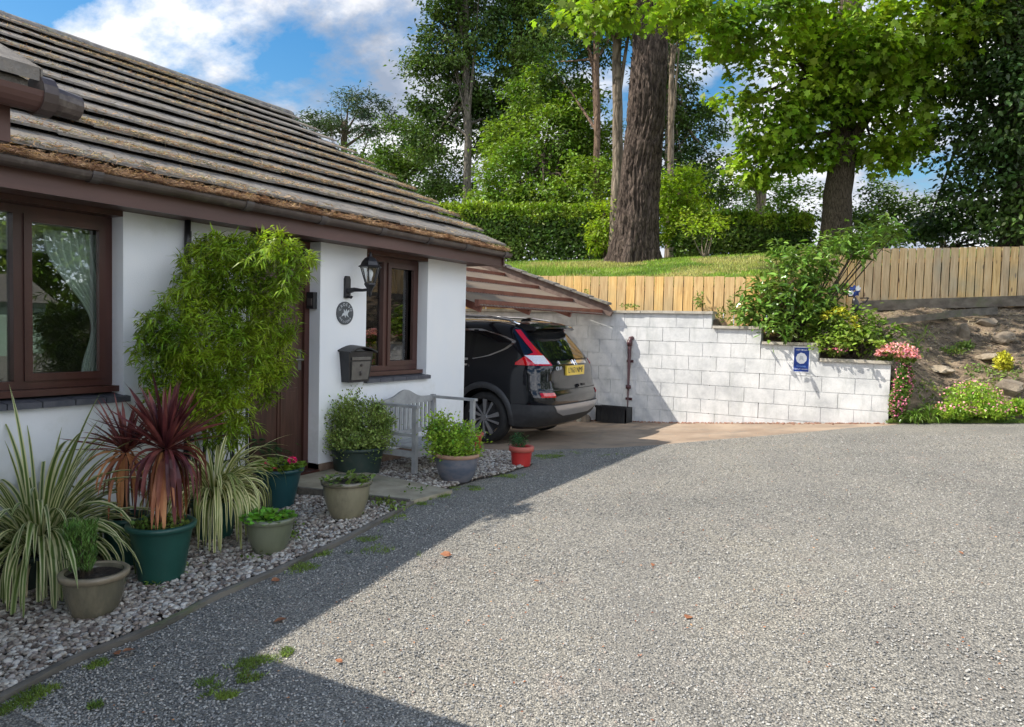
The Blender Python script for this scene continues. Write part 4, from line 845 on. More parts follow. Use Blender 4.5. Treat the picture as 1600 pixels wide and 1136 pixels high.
def stones(q, P, size, flat=.55, big=False):
    n_ = len(P); V0, F0 = (ic2, if2) if big else (ico, icf)
    sc = size*RNG.uniform(.5, 1.35, (n_, 1))*np.stack([RNG.uniform(.8, 1.4, n_), RNG.uniform(.7, 1.1, n_), RNG.uniform(flat*.7, flat*1.3, n_)], -1)
    V = V0[None]*sc[:, None]*(1+.16*RNG.normal(size=(n_, len(V0), 1))*(.5 if big else 1)); a = RNG.uniform(0, 2*np.pi, n_); b = RNG.normal(0, .3, n_); ca, sa, cb, sb = np.cos(a)[:, None], np.sin(a)[:, None], np.cos(b)[:, None], np.sin(b)[:, None]
    x, y, z = V[..., 0], V[..., 1], V[..., 2]; x, z = x*cb-z*sb, x*sb+z*cb; x, y = x*ca-y*sa, x*sa+y*ca
    V = np.stack([x, y, z], -1)+P[:, None]; F = F0[None]+np.arange(n_)[:, None, None]*len(V0); q.add(V.reshape(-1, 3), F.reshape(-1, 3))
q = MB(); N_ = 40000; y = 1.0+(7.5-1.0)*RNG.random(N_)**1.15; x = -5.2+RNG.random(N_)*(bedx(y)-.03+5.2); k = ~inpoly(x, y, poly)
k &= ~((y > 4.7) & (y < 5.3) & (x > -3.75)); x, y = x[k], y[k]; near = y < 3.6
P = np.stack([x, y, bedz(x, y)+RNG.uniform(.0, .022, len(x))], -1); stones(q, P[near], .0150, big=True); stones(q, P[~near], .0155)
kind(link('pebbles', q, M['pebble'], smooth=True), 'stuff')

# ------------------------------------------------------------------ leaves
TPL = {'kite': (np.array([(0, 0, 0), (.42, .5, .08), (1, 0, -.06), (.42, -.5, .08)]), np.array([[0, 1, 2, 3]])),
       'oval': (np.array([(0, 0, 0), (.25, .42, .06), (.6, .48, .04), (1, 0, -.10), (.6, -.48, .04), (.25, -.42, .06)]), np.array([[0, 1, 2, 3, 4, 5]])),
       'maple': (np.array([(0, 0, 0), (.12, .30, .02), (.05, .52, -.02), (.38, .36, .03), (.62, .55, -.04), (.64, .20, .03), (1.0, 0, -.05), (.64, -.20, .03), (.62, -.55, -.04), (.38, -.36, .03), (.05, -.52, -.02), (.12, -.30, .02)]), np.array([list(range(12))]))}
def leaves(q, P, d, nn, L, Wd, tpl='kite'):
    T_, F_ = TPL[tpl]; d = nrm(d); s_ = nrm(np.cross(nn, d)); u_ = np.cross(d, s_); L = np.broadcast_to(L, (len(P),))[:, None, None]; Wd = np.broadcast_to(Wd, (len(P),))[:, None, None]
    V = P[:, None]+d[:, None]*T_[None, :, :1]*L+s_[:, None]*T_[None, :, 1:2]*Wd+u_[:, None]*T_[None, :, 2:]*L
    F = F_[None]+np.arange(len(P))[:, None, None]*len(T_); q.add(V.reshape(-1, 3), F.reshape(-1, F_.shape[1]))
def rdir(n_): return nrm(RNG.normal(size=(n_, 3)))
def cloud(q, c, r, ncl, per, clr, L, asp=.5, tpl='kite', up=.9, droop=.25, shell=.55, flat=.5, zmin=None):
    """leaf clumps spread through an ellipsoid"""
    c = np.array(c); r = np.array(r); u_ = rdir(ncl)*(shell+(1-shell)*RNG.random((ncl, 1)))**.7; cc = c+u_*r
    n_ = ncl*per; s_ = RNG.uniform(.6, 1.35, (ncl, 1)); off = np.clip(RNG.normal(size=(ncl, per, 3)), -1.9, 1.9)*np.array([1, 1, flat])*clr*.5*s_[:, None]
    P = (cc[:, None]+off).reshape(-1, 3); o = np.repeat(nrm(u_*r), per, 0)
    if zmin is not None: k = P[:, 2] > zmin; P = P[k]; o = o[k]; n_ = len(P)
    d = rdir(n_)*np.array([1, 1, .5])+o*.5+np.array([0, 0, -droop]); nn = nrm(rdir(n_)*.62+np.array([0, 0, up])+o*.3)
    l = L*RNG.uniform(.65, 1.3, n_); leaves(q, P, d, nn, l, l*asp, tpl); return cc
LM = {}
LM['syc'] = leafmat('sycamore_leaf', (0.128, 0.216, 0.017), (0.284, 0.378, 0.029), trans=.38, ns=.5)
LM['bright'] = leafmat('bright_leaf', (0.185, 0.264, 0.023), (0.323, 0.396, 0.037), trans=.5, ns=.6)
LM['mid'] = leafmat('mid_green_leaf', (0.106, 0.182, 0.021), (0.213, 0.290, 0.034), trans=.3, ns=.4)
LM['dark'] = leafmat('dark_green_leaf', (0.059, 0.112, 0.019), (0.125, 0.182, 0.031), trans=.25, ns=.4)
LM['deep'] = leafmat('deep_green_leaf', (0.035, 0.069, 0.015), (0.087, 0.135, 0.025), trans=.2, ns=.4)
LM['pine'] = leafmat('pine_foliage', (.03, .055, .025), (.07, .10, .045), trans=.15, ns=.5)
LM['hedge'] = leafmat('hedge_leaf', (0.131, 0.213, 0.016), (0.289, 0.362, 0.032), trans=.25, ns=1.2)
LM['laurel'] = leafmat('laurel_leaf', (.08, .15, .02), (.17, .26, .045), trans=.22, ns=2, rough=.28)
LM['bamboo'] = leafmat('bamboo_leaf', (0.121, 0.196, 0.015), (0.290, 0.368, 0.029), trans=.4, ns=2.5, rough=.4)
LM['box'] = leafmat('shrub_leaf', (0.126, 0.182, 0.042), (0.308, 0.378, 0.098), trans=.3, ns=9, rough=.4)
LM['lime'] = leafmat('lime_leaf', (0.140, 0.252, 0.028), (0.364, 0.476, 0.056), trans=.35, ns=9, rough=.4)
LM['lettuce'] = leafmat('seedling_leaf', (.12, .30, .03), (.22, .42, .05), trans=.4, ns=9)
LM['fern'] = leafmat('fern_frond', (.02, .07, .02), (.045, .12, .03), trans=.3, ns=4)
LM['rosemary'] = leafmat('fine_foliage', (.05, .12, .02), (.15, .25, .06), trans=.3, ns=12)
LM['weed'] = leafmat('weed_leaf', (0.090, 0.151, 0.029), (0.211, 0.272, 0.058), trans=.35, ns=3)
LM['grass'] = leafmat('grass_blade', (.11, .19, .02), (.27, .36, .05), trans=.35, ns=.9)
LM['drygrass'] = leafmat('dry_grass', (.28, .28, .07), (.42, .36, .14), trans=.3, ns=.9)
LM['pink'] = leafmat('pink_petal', (.55, .10, .22), (.78, .30, .42), trans=.3, ns=9)
LM['magenta'] = leafmat('magenta_petal', (.60, .02, .14), (.75, .06, .25), trans=.3, ns=9)
LM['salmon'] = leafmat('salmon_petal', (.62, .22, .27), (.80, .42, .44), trans=.3, ns=9)
LM['yellow'] = leafmat('yellow_green_leaf', (.38, .36, .03), (.55, .50, .06), trans=.3, ns=9)
LM['red_leaf'] = leafmat('cordyline_leaf', (.085, .022, .025), (.20, .055, .05), trans=.2, ns=6, rough=.4)
LM['dead_leaf'] = leafmat('dead_cordyline_leaf', (.30, .10, .045), (.46, .20, .10), trans=.2, ns=6)
LM['straw'] = leafmat('straw', (.25, .2, .13), (.40, .33, .22), trans=.2, ns=6)
LM['var'] = stripemat('variegated_blade', (.12, .19, .035), (.74, .72, .40), (.20, .25, .07))
LM['vary'] = stripemat('yellow_variegated_blade', (.18, .23, .04), (.80, .74, .38), (.26, .28, .08))
# ------------------------------------------------------------------ trees
def trunkmesh(q, pts, r0, r1, seg=14, rough=.06, k=26):
    pts = np.array(pts, float); s_ = np.linspace(0, 1, len(pts)); t_ = np.linspace(0, 1, k); pp = np.stack([np.interp(t_, s_, pts[:, i]) for i in range(3)], -1)
    pp[:, :2] += .5*r0*np.stack([vnoise(np.stack([t_*0, t_*4, t_*0+pts[0, 0]], -1), 1), vnoise(np.stack([t_*4, t_*0, t_*0+pts[0, 1]], -1), 1)], -1)*np.minimum(1, t_*3)[:, None]
    rr = (r0+(r1-r0)*t_)*(1+.35*np.exp(-t_*18)); q.tube(pp, rr, seg); return pp
def tree(name, label, base, top, r0, r1, lobes, lm, bm, L=.16, dens=1., tpl='kite', clr=.7, group='trees beyond the hedge', droop=.25, limbs=7, asp=.55, flat=.5, shell=.5):
    """base/top of trunk as points; lobes as (centre, radii)"""
    T = Thing(name, label, 'tree', base, group); q = MB(); pp = trunkmesh(q, [base, top], r0, r1)
    for c, r in lobes:
        for _ in range(max(1, int(limbs*.5))):
            e = np.array(c)+rdir(1)[0]*np.array(r)*.75; j = min(len(pp)-2, max(3, int(len(pp)*random.uniform(.35, .95)))); s_ = pp[j]
            mid_ = (s_+e)/2+np.array([0, 0, random.uniform(-.1, .5)]); q.tube([s_, mid_*.5+s_*.5, mid_, e*.6+mid_*.4, e], [r1*.55+.02, r1*.4+.015, r1*.3+.01, .02, .01], 5, caps=False)
    T.part('trunk', q, M[bm], smooth=True)
    q = MB()
    for c, r in lobes:
        A = math.pi*r[0]*r[2]; n_ = int(dens*A*6.4/(L*L*asp*.6)); ncl = max(6, int(A/(clr*clr)*4.)); cloud(q, c, r, ncl, max(6, n_//ncl), clr, L, asp, tpl, droop=droop, flat=flat, shell=shell)
    T.part('crown', q, LM[lm]); return T
def lob(px, py, D, rx, ry, dy=None):
    c = at(px, py, D); s_ = D/FPX; return (c, (rx*s_, (dy if dy else rx)*s_, ry*s_))
def tr(name, label, px, pyb, D, pxt, pyt, rpx, lobes, lm, bm, **k):
    b = at(px, pyb, D); t = at(pxt, pyt, D); s_ = D/FPX; b[2] = min(b[2], float(lawnz(b[0], b[1]))-.05) if D > 14 else b[2]
    return tree(name, label, b, t, rpx*s_, rpx*s_*.6, [lob(*l) for l in lobes], lm, bm, **k)
tr('pine_tree', 'flat-topped dark pine on the skyline above the roof ridge', 531, 330, 46, 540, 190, 7, [(560, 163, 46, 42, 13), (500, 184, 45, 36, 10), (605, 186, 46, 26, 11), (545, 203, 46, 50, 10)], 'pine', 'brownbark', L=.28, clr=.9, asp=.3, dens=1.2)
tr('broadleaf_tree', 'rounded dark green tree between the skyline pine and the slender grey trunk', 625, 345, 36, 625, 230, 6, [(625, 232, 36, 42, 46), (600, 275, 35, 40, 40), (655, 285, 35, 42, 55), (560, 262, 38, 30, 34), (668, 210, 36, 26, 40)], 'dark', 'greybark', L=.19, dens=1.)
tr('tall_tree', 'tall open-crowned tree with slender pale grey trunk near the roof', 733, 345, 30, 727, -60, 7, [(700, 60, 30, 45, 62), (745, 20, 30, 50, 70), (760, 200, 32, 40, 60), (700, 270, 33, 44, 40), (690, 150, 31, 46, 38), (675, 215, 31, 42, 34), (745, 130, 31, 40, 50), (705, -60, 30, 60, 60), (668, 110, 31, 26, 30)], 'deep', 'greybark', L=.17, dens=1.05, clr=.75)
tr('ivy_clad_tree', 'tall tree with ivy hanging in curtains down its dark trunk', 805, 345, 31, 808, -80, 9, [(810, 60, 31, 42, 80), (835, 130, 30, 34, 60), (800, 190, 31, 36, 60), (825, -50, 31, 60, 60), (855, 30, 31, 36, 60)], 'dark', 'brownbark', L=.16, dens=1.2, droop=.9, clr=.65)
tr('leafy_tree', 'bushy mid-green tree filling the gap left of the slim reddish trunk', 850, 360, 25, 850, 240, 6, [(800, 275, 25, 52, 55), (868, 215, 26, 52, 60), (910, 290, 24, 48, 50), (845, 315, 24, 60, 30), (900, 170, 26, 42, 45), (770, 312, 25, 40, 26), (940, 240, 26, 30, 60), (840, 150, 27, 46, 44), (900, 240, 27, 50, 50), (790, 225, 27, 34, 40)], 'mid', 'brownbark', L=.15, dens=1.3, clr=.5)
tr('pine_tree', 'slim pine with bare reddish trunk just left of the pale trunk', 936, 340, 24, 930, -60, 6, [(925, 60, 25, 55, 40), (900, 10, 25, 60, 40), (880, 110, 26, 44, 36), (960, -20, 25, 60, 40)], 'deep', 'pinebark', L=.16, dens=.8)
tr('pale_trunked_tree', 'tree with pale smooth trunk touching the left side of the giant dark trunk', 961, 395, 20, 968, -40, 10, [(960, -30, 20, 70, 40), (1010, -60, 20, 60, 40)], 'dark', 'palebark', L=.15, dens=.7)
tr('dark_tree', 'layered dark tree standing right behind the giant dark trunk', 1050, 360, 26, 1046, 60, 8, [(1062, 215, 26, 34, 40), (1080, 255, 26, 52, 14), (1068, 165, 26, 46, 18), (1085, 290, 25, 62, 22), (1050, 110, 26, 36, 40), (1045, 300, 25, 44, 36), (1110, 200, 27, 20, 14)], 'deep', 'palebark', L=.16, dens=1.3)
tr('bare_tree', 'grey tree with dead bare twigs right of the giant dark trunk', 1046, 370, 23, 1052, 40, 6, [(1060, 40, 23, 50, 40)], 'deep', 'palebark', L=.16, dens=.4, limbs=14)
tr('leafy_tree', 'bright green young tree at the right foot of the giant dark trunk', 1060, 385, 21, 1060, 300, 4, [(1060, 300, 21, 42, 40), (1040, 345, 21, 40, 34), (1090, 335, 21, 32, 34)], 'bright', 'brownbark', L=.13, dens=1.2, clr=.45)
tr('leafy_tree', 'yellow-green young tree at the left foot of the giant dark trunk', 945, 395, 20.3, 945, 330, 3, [(945, 345, 20.3, 20, 34), (935, 372, 20.3, 16, 20)], 'bright', 'brownbark', L=.11, dens=1.2, clr=.35)
# giant dark trunk
b = at(990, 404, 18); gt = Thing('giant_tree', 'giant dark-barked tree with massive deeply fissured trunk on the lawn', 'tree', b, 'trees beyond the hedge')
k, sg_ = 260, 150; ys_ = np.linspace(408, -120, k); cxs = np.interp(-ys_, [-408, -300, -200, -100, 0, 120], [991, 998, 1008, 1014, 1018, 1022]); hw = np.interp(-ys_, [-408, -395, -370, -300, -200, -100, 0, 120], [38, 36, 33.5, 31, 29, 27, 25, 22])*18/FPX
cc = np.array([at(a, b_, 18) for a, b_ in zip(cxs, ys_)]); th = np.linspace(0, 2*np.pi, sg_+1)[:-1]
z_ = cc[:, 2][:, None]+0*th; nz = vnoise(np.stack([np.cos(th)[None]*3.6+.35*np.sin(z_*2.), np.sin(th)[None]*3.6+.3*np.cos(z_*1.7), z_*.8], -1), 2.1, 4); rid = 1-np.abs(nz)*3.2
fl = np.exp(-(z_-z_[0, 0])*2.2)*.28*np.maximum(0, np.cos(th*5+1))[None]
rr = hw[:, None]*(1+fl)*(.93+.13*rid)*(1+.06*vnoise(np.stack([np.cos(th)[None]*1.2+0*z_, np.sin(th)[None]*1.2+0*z_, z_*.8], -1), 1., 3, 5)); P = np.stack([cc[:, 0][:, None]+rr*np.cos(th), cc[:, 1][:, None]+rr*np.sin(th), z_], -1); P = np.concatenate([P, P[:, :1]], 1)
P[0, :, 2] -= .3
q = MB(); q.grid(P); gt.part('trunk', q, M['bigbark'], smooth=True)
q = MB()
for l in ((1000, -60, 18, 120, 40), (940, 5, 19, 40, 18), (1040, 20, 19, 45, 20)): c, r = lob(*l); cloud(q, c, r, 60, 130, .6, .16, .55, 'kite')
gt.part('crown', q, LM['mid'])
# sycamore: its boughs reach forward over the lawn
b = at(1308, 385, 17.5); SY = Thing('sycamore_tree', 'big sycamore with spreading leafy boughs behind the climbing shrub', 'tree', b)
q = MB(); pp = trunkmesh(q, [at(1306, 390, 17.5), at(1309, 300, 17.5), at(1318, 210, 17.5), at(1325, 90, 17.5), at(1335, -60, 17.5)], .34, .24, 22, k=60)
SYL = [(1230, 120, 16.5, 95, 60), (1330, 80, 16, 95, 70), (1420, 130, 16.5, 75, 75), (1180, 40, 15.5, 95, 45), (1300, 180, 17, 90, 42), (1400, 215, 17, 62, 42), (1215, 190, 16.5, 62, 40), (1205, 240, 17, 58, 34), (1245, 235, 17.2, 70, 34), (1370, 240, 17.2, 50, 30), (1440, 50, 15.5, 80, 60), (1300, -10, 15.5, 140, 50),
       (1060, 20, 14.5, 62, 34), (985, 18, 14, 55, 28), (915, 12, 13.5, 48, 22), (1120, 45, 15, 50, 36), (1180, 272, 17.2, 26, 22), (1150, 165, 16.5, 34, 18), (1500, 20, 15.5, 60, 50), (1420, -110, 15, 120, 40)]
for l in SYL:
    e = at(l[0], l[1], l[2]); j = random.randint(20, 55) if l[2] > 15.3 else 59; s_ = pp[j]; mid_ = (s_+e)/2+np.array([0, 0, .35 if l[2] > 15.3 else 1.9]); rb_ = .10 if l[2] > 15.3 else .045; q.tube([s_, (s_+mid_)/2, mid_, (mid_+e)/2, e], [rb_, rb_*.8, rb_*.55, .025, .012], 7, caps=False)
SY.part('trunk', q, M['brownbark'], smooth=True)
q = MB()
for l in SYL:
    c, r = lob(*l); A = math.pi*r[0]*r[2]; ncl = int(A*9.5)+5; n_ = int(A*430); cloud(q, c, r*np.array([1, 1, 1.05]), ncl, max(6, n_//ncl), .46, .165, .85, 'maple', droop=.6, flat=.42, up=.95, shell=.3)
for (x, y, z, rr_) in ((-2.2, 13.0, 6.4, 1.2), (-3.9, 11.4, 6.2, 1.0), (-2.3, 11.6, 6.4, 1.1), (-3.4, 12.6, 6.4, 1.1), (-1.0, 12.4, 6.6, 1.1), (-.6, 14.2, 6.6, 1.4)): cloud(q, (x, y, z), (rr_, .8, .5), 13, 40, .6, .155, .85, 'maple', droop=.45, flat=.4)
SY.part('crown', q, LM['syc'])
# tree at the right edge
DR = Thing('ivy_clad_tree', 'large very dark ivy-covered tree at the right edge of the photo', 'tree', at(1590, 400, 16))
q = MB(); pp = trunkmesh(q, [at(1592, 400, 16), at(1590, 200, 16), at(1582, -80, 16)], .34, .25, 16, k=40)
DRL = [(1590, 60, 15.5, 75, 90), (1570, 190, 15.5, 55, 80), (1620, 150, 15, 70, 90), (1540, 300, 15.8, 62, 42), (1600, 330, 15.5, 66, 50), (1505, 205, 16, 38, 22), (1490, 340, 16.5, 40, 22), (1530, 120, 16, 36, 28), (1560, -10, 15.5, 80, 60), (1485, 250, 16, 22, 12), (1450, 352, 17, 36, 20), (1480, 120, 16.5, 44, 50), (1510, 50, 16, 60, 50), (1560, 250, 16, 50, 40)]
for l in DRL: e = at(l[0], l[1], l[2]); s_ = pp[random.randint(8, 36)]; q.tube([s_, (s_+e)/2+np.array([0, 0, .2]), e], [.08, .05, .015], 6, caps=False)
DR.part('trunk', q, M['brownbark'], smooth=True)
q = MB()
for l in DRL:
    c, r = lob(*l); A = math.pi*r[0]*r[2]; ncl = int(A*13)+5; n_ = int(A*900); cloud(q, c, r, ncl, max(6, n_//ncl), .5, .125, .6, 'oval', droop=.5, flat=.5)
DR.part('crown', q, LM['deep'])
tr('stump_tree', 'short pale ivy-topped trunk behind the hedge gap left of the sycamore', 1186, 345, 24, 1192, 270, 9, [(1185, 285, 24, 34, 14)], 'mid', 'palebark', L=.14, dens=.9)
# shrubs behind the lawn
def hit(px, py):
    d = ray(px, py)
    for D in np.arange(8.5, 20, .03):
        p = d*D
        if p[1] > 11.6 and p[2] < float(bankz(np.array(p[0]), np.array(p[1])))+.0: return p
    return d*12
def lobY(px, py, y, rx, ry):
    if y is None: h = hit(px, py+ry*.6); D = float(h@Fv)-.05
    else: D = y/ray(px, py)[1] if y > 0 else -y
    return lob(px, py, D, rx, ry)
def shrub(name, label, lobes, lm, L=.1, dens=1.2, clr=.35, group=None, tpl='kite', asp=.55, loc=None, bm='brownbark', stems=5, cat='shrub', zmin=None, flat=.7, shell=.6, yw=False):
    ls = [(lobY if yw else lob)(*l) for l in lobes]; c0 = ls[0][0]; zb = min(c[2]-r[2] for c, r in ls); base = np.array([c0[0], c0[1], zb]) if loc is None else np.array(loc)
    T = Thing(name, label, cat, base, group); q = MB()
    for c, r in ls:
        for _ in range(stems): e = c+rdir(1)[0]*np.array(r)*.7; s_ = base+np.array([random.uniform(-.05, .05), random.uniform(-.05, .05), 0]); q.tube([s_, (s_+e)/2+rdir(1)[0]*.06*r[0], e], [.018+.01*r[0], .012, .004], 5, caps=False)
    T.part('stem', q, M[bm], smooth=True); q = MB()
    for c, r in ls:
        A = math.pi*r[0]*r[2]; n_ = int(dens*A*4.2/(L*L*asp*.6)); ncl = max(8, int(A/(clr*clr)*3)); cloud(q, c, r, ncl, max(5, n_//ncl), clr, L, asp, tpl, flat=flat, shell=shell, zmin=zmin)
    T.part('foliage', q, LM[lm]); return T
shrub('shrub', 'mid-green shrub seen between the short pale trunk and the sycamore', [(1245, 325, 21, 46, 38), (1215, 355, 21, 30, 26)], 'mid', L=.12, group='shrubs behind the lawn')
shrub('shrub', 'dark rounded shrub just right of the sycamore trunk', [(1365, 320, 20, 42, 36), (1400, 345, 20, 50, 34), (1350, 355, 19, 36, 26)], 'dark', L=.12, group='shrubs behind the lawn')
shrub('shrub', 'dark low shrub filling the gap below the ivy-covered right tree', [(1480, 362, 18.5, 60, 24), (1560, 365, 18, 70, 22), (1440, 335, 20, 40, 26)], 'deep', L=.12, group='shrubs behind the lawn')
shrub('shrub', 'dark distant shrub on the skyline above the right hedge', [(1140, 322, 34, 46, 22), (1105, 300, 36, 30, 26), (1180, 335, 30, 30, 18)], 'deep', L=.16, group='shrubs behind the lawn')
shrub('shrub', 'soft green spreading shrub at the foot of the sycamore trunk', [(1370, 372, 15.6, 46, 18), (1330, 385, 15.4, 40, 16)], 'mid', L=.10, group='shrubs behind the lawn')
shrub('sapling', 'thin staked sapling with pale stem standing on the lawn', [(1098, 358, 17.3, 34, 20)], 'bright', L=.10, dens=.7, loc=at(1102, 404, 17.3), bm='palebark', cat='sapling')
# hedges as clipped boxes of leaves
def hedge(name, label, a, b, zt, h, dep, lm, n_, L=.11, grp='clipped hedges'):
    a = np.array(a); b = np.array(b); T = Thing(name, label, 'hedge', (a+b)/2, grp); Ln = np.linalg.norm(b-a); d = (b-a)/Ln; nn = np.array([-d[1], d[0], 0])
    s_ = RNG.random(n_); v = RNG.random(n_)**.7; w_ = RNG.uniform(-.5, .5, n_)
    wob = .10*vnoise(np.stack([s_*Ln, v*3, w_*0], -1), 1.3); zt_ = zt+.24*vnoise(np.stack([s_*Ln, w_*3, v*0], -1), 1.1)
    P = a[None]+d[None]*(s_*Ln)[:, None]+nn[None]*(w_*dep*(1-.12*v)+np.sign(w_)*wob)[:, None]; P[:, 2] = zt_-h+v*h
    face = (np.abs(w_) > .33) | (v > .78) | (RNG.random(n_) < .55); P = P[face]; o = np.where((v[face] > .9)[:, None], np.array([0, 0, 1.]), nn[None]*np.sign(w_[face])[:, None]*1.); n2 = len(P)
    q = MB(); l = L*RNG.uniform(.6, 1.3, n2); dr = rdir(n2)+o*.6+np.array([0, 0, .3]); nl = nrm(rdir(n2)*.8+o+np.array([0, 0, .5])); sun_tinted = v[face]+RNG.normal(0, .07, n2) > .76
    leaves(q, P[~sun_tinted], dr[~sun_tinted], nl[~sun_tinted], l[~sun_tinted], l[~sun_tinted]*.6, 'kite'); T.part('foliage', q, LM['dark']); q = MB(); leaves(q, P[sun_tinted]+np.array([0, 0, .03]), dr[sun_tinted], nl[sun_tinted], l[sun_tinted], l[sun_tinted]*.6, 'kite'); T.part('sun_tinted_leaves', q, LM[lm])  # sunny top and shaded sides put into the leaf colours, paler above, darker below
    q = MB()
    for t_ in np.arange(.4, Ln, .8): p = a+d*t_; q.tube([(p[0], p[1], zt-h-.2), (p[0]+random.uniform(-.1, .1), p[1], zt-.4)], [.04, .02], 6)
    T.part('stem', q, M['brownbark'])
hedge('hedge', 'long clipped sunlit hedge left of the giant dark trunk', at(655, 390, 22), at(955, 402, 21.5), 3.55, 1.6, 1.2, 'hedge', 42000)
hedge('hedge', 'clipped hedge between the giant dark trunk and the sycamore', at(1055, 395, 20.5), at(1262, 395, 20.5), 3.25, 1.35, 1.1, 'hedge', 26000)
# far woodland and outside-frame planting that the windows mirror
for i, (x, y, z, r) in enumerate(((9.5, 4.5, 2.2, 2.4), (11, 9.5, 2.6, 2.8), (10.5, 14.5, 2.4, 2.4))):
    tree('garden_tree', ['leafy tree mirrored in the left pane of the large window', 'leafy tree mirrored in the large window beside the curtain', 'leafy tree mirrored in the small window'][i], (x, y, -1.2), (x, y, z), .14, .08, [((x, y, z), (r, r, r*1.1)), ((x, y-.5, z-2.0), (r*.8, r*.8, r*.5))], 'mid', 'brownbark', L=.2, group='trees across the drive', clr=.6)
sh = Thing('garden_shed', 'pale green slatted shed mirrored in the large window', 'shed', (7.5, 7.6, -1.1))
q = MB()
for i in range(10): z = -1.15+i*.15; q.box(6.5, 6.53, 6.4, 8.8, z, z+.14)
m_ = mat('pale_green_paint', (.32, .45, .36), (.38, .52, .42), rough=.6, ns=3); sh.part('front', q, m_); q = MB(); q.box(6.53, 9, 6.4, 8.8, -1.2, .35); sh.part('wall', q, m_)
q = MB(); q.prism([(6.3, .3), (7.75, .95), (9.2, .3)], lambda x, z: (x, 6.2, z), lambda x, z: (x, 9.0, z)); sh.part('roof', q, M['ridge'])
# ------------------------------------------------------------------ grass
def blades_simple(P, h, w, lean=.35):
    n_ = len(P); d = nrm(np.stack([RNG.normal(0, lean, n_), RNG.normal(0, lean, n_), np.ones(n_)], -1)); s_ = nrm(np.cross(d, rdir(n_))); hh = (h*RNG.uniform(.5, 1.4, n_))[:, None]
    V = np.stack([P-s_*w, P+s_*w, P+d*hh], 1); return V.reshape(-1, 3), np.arange(n_*3).reshape(-1, 3)
q = MB(); N_ = 90000; x = RNG.uniform(-13, -1.5, N_); y = 12.3+8*RNG.random(N_)**1.5; ok = y > np.where(x > -2.0, yf(np.maximum(x, -2.3))+.1, 0); x, y = x[ok], y[ok]
z = lawnz(x, y); t1 = sm((-6.3-x)/1.2)*sm((16.5-y)/3); hh = .05+.22*t1*RNG.random(len(x)); P = np.stack([x, y, z], -1); dry = (vnoise(P, .9) > -.02) & (t1 < .5) & (y < 16.8)
for msk, nm_, mt in ((~dry, 'grass', 'grass'), (dry, 'dry_grass', 'drygrass')): q = MB(); q.add(*blades_simple(P[msk], hh[msk], .008)); kind(link(nm_, q, LM[mt]), 'stuff')
# ------------------------------------------------------------------ strap-leaved plants
def straps(q, P, az, el, L, w, curl, seg=9, zfloor=None, fold=.18):
    n_ = len(P); p = P.copy(); e = el.copy(); pts = [p.copy()]
    for i in range(seg):
        p = p+np.stack([np.cos(az)*np.cos(e), np.sin(az)*np.cos(e), np.sin(e)], -1)*(L/seg)[:, None]; e = np.maximum(e-curl/seg*(1+.9*i/seg), -1.5)
        if zfloor is not None: p[:, 2] = np.maximum(p[:, 2], zfloor)
        pts.append(p.copy())
    pts = np.stack(pts, 1); t_ = np.linspace(0, 1, seg+1); wt = np.interp(t_, [0, .12, .5, .85, 1], [.7, .95, 1, .6, .03])
    s_ = np.stack([-np.sin(az), np.cos(az), 0*az], -1)[:, None]; hw = (w[:, None]*wt[None]/2)[..., None]
    tw = RNG.normal(0, .35, n_)[:, None, None]; upv = np.array([0, 0, 1.]); s2 = s_*np.cos(tw)+upv*np.sin(tw)
    V = np.stack([pts-s2*hw, pts-np.array([0, 0, 1])*hw*fold*2, pts+s2*hw], 2); uv = np.zeros(V.shape[:3]+(2,)); uv[..., 0, 0] = 0; uv[..., 1, 0] = .5; uv[..., 2, 0] = 1; uv[..., 1] = t_[None, :, None]
    a = (np.arange(n_)*(seg+1)*3)[:, None, None]; i = (np.arange(seg)*3)[None, :, None]; j = np.arange(2)[None, None]; b_ = a+i+j
    q.add(V.reshape(-1, 3), np.stack([b_, b_+1, b_+4, b_+3], -1).reshape(-1, 4), uv.reshape(-1, 2))
def rosette(q, c, n_, L, w, el=(0.2, 1.5), curl=(1., 2.2), rad_=.04, zf=None, seg=9):
    az = RNG.uniform(0, 2*np.pi, n_); e = RNG.uniform(*el, n_); P = np.array(c)[None]+np.stack([np.cos(az)*rad_, np.sin(az)*rad_, RNG.uniform(0, .04, n_)], -1)
    straps(q, P, az, e, L*RNG.uniform(.65, 1.2, n_), w*RNG.uniform(.6, 1.2, n_), RNG.uniform(*curl, n_), seg, zf)
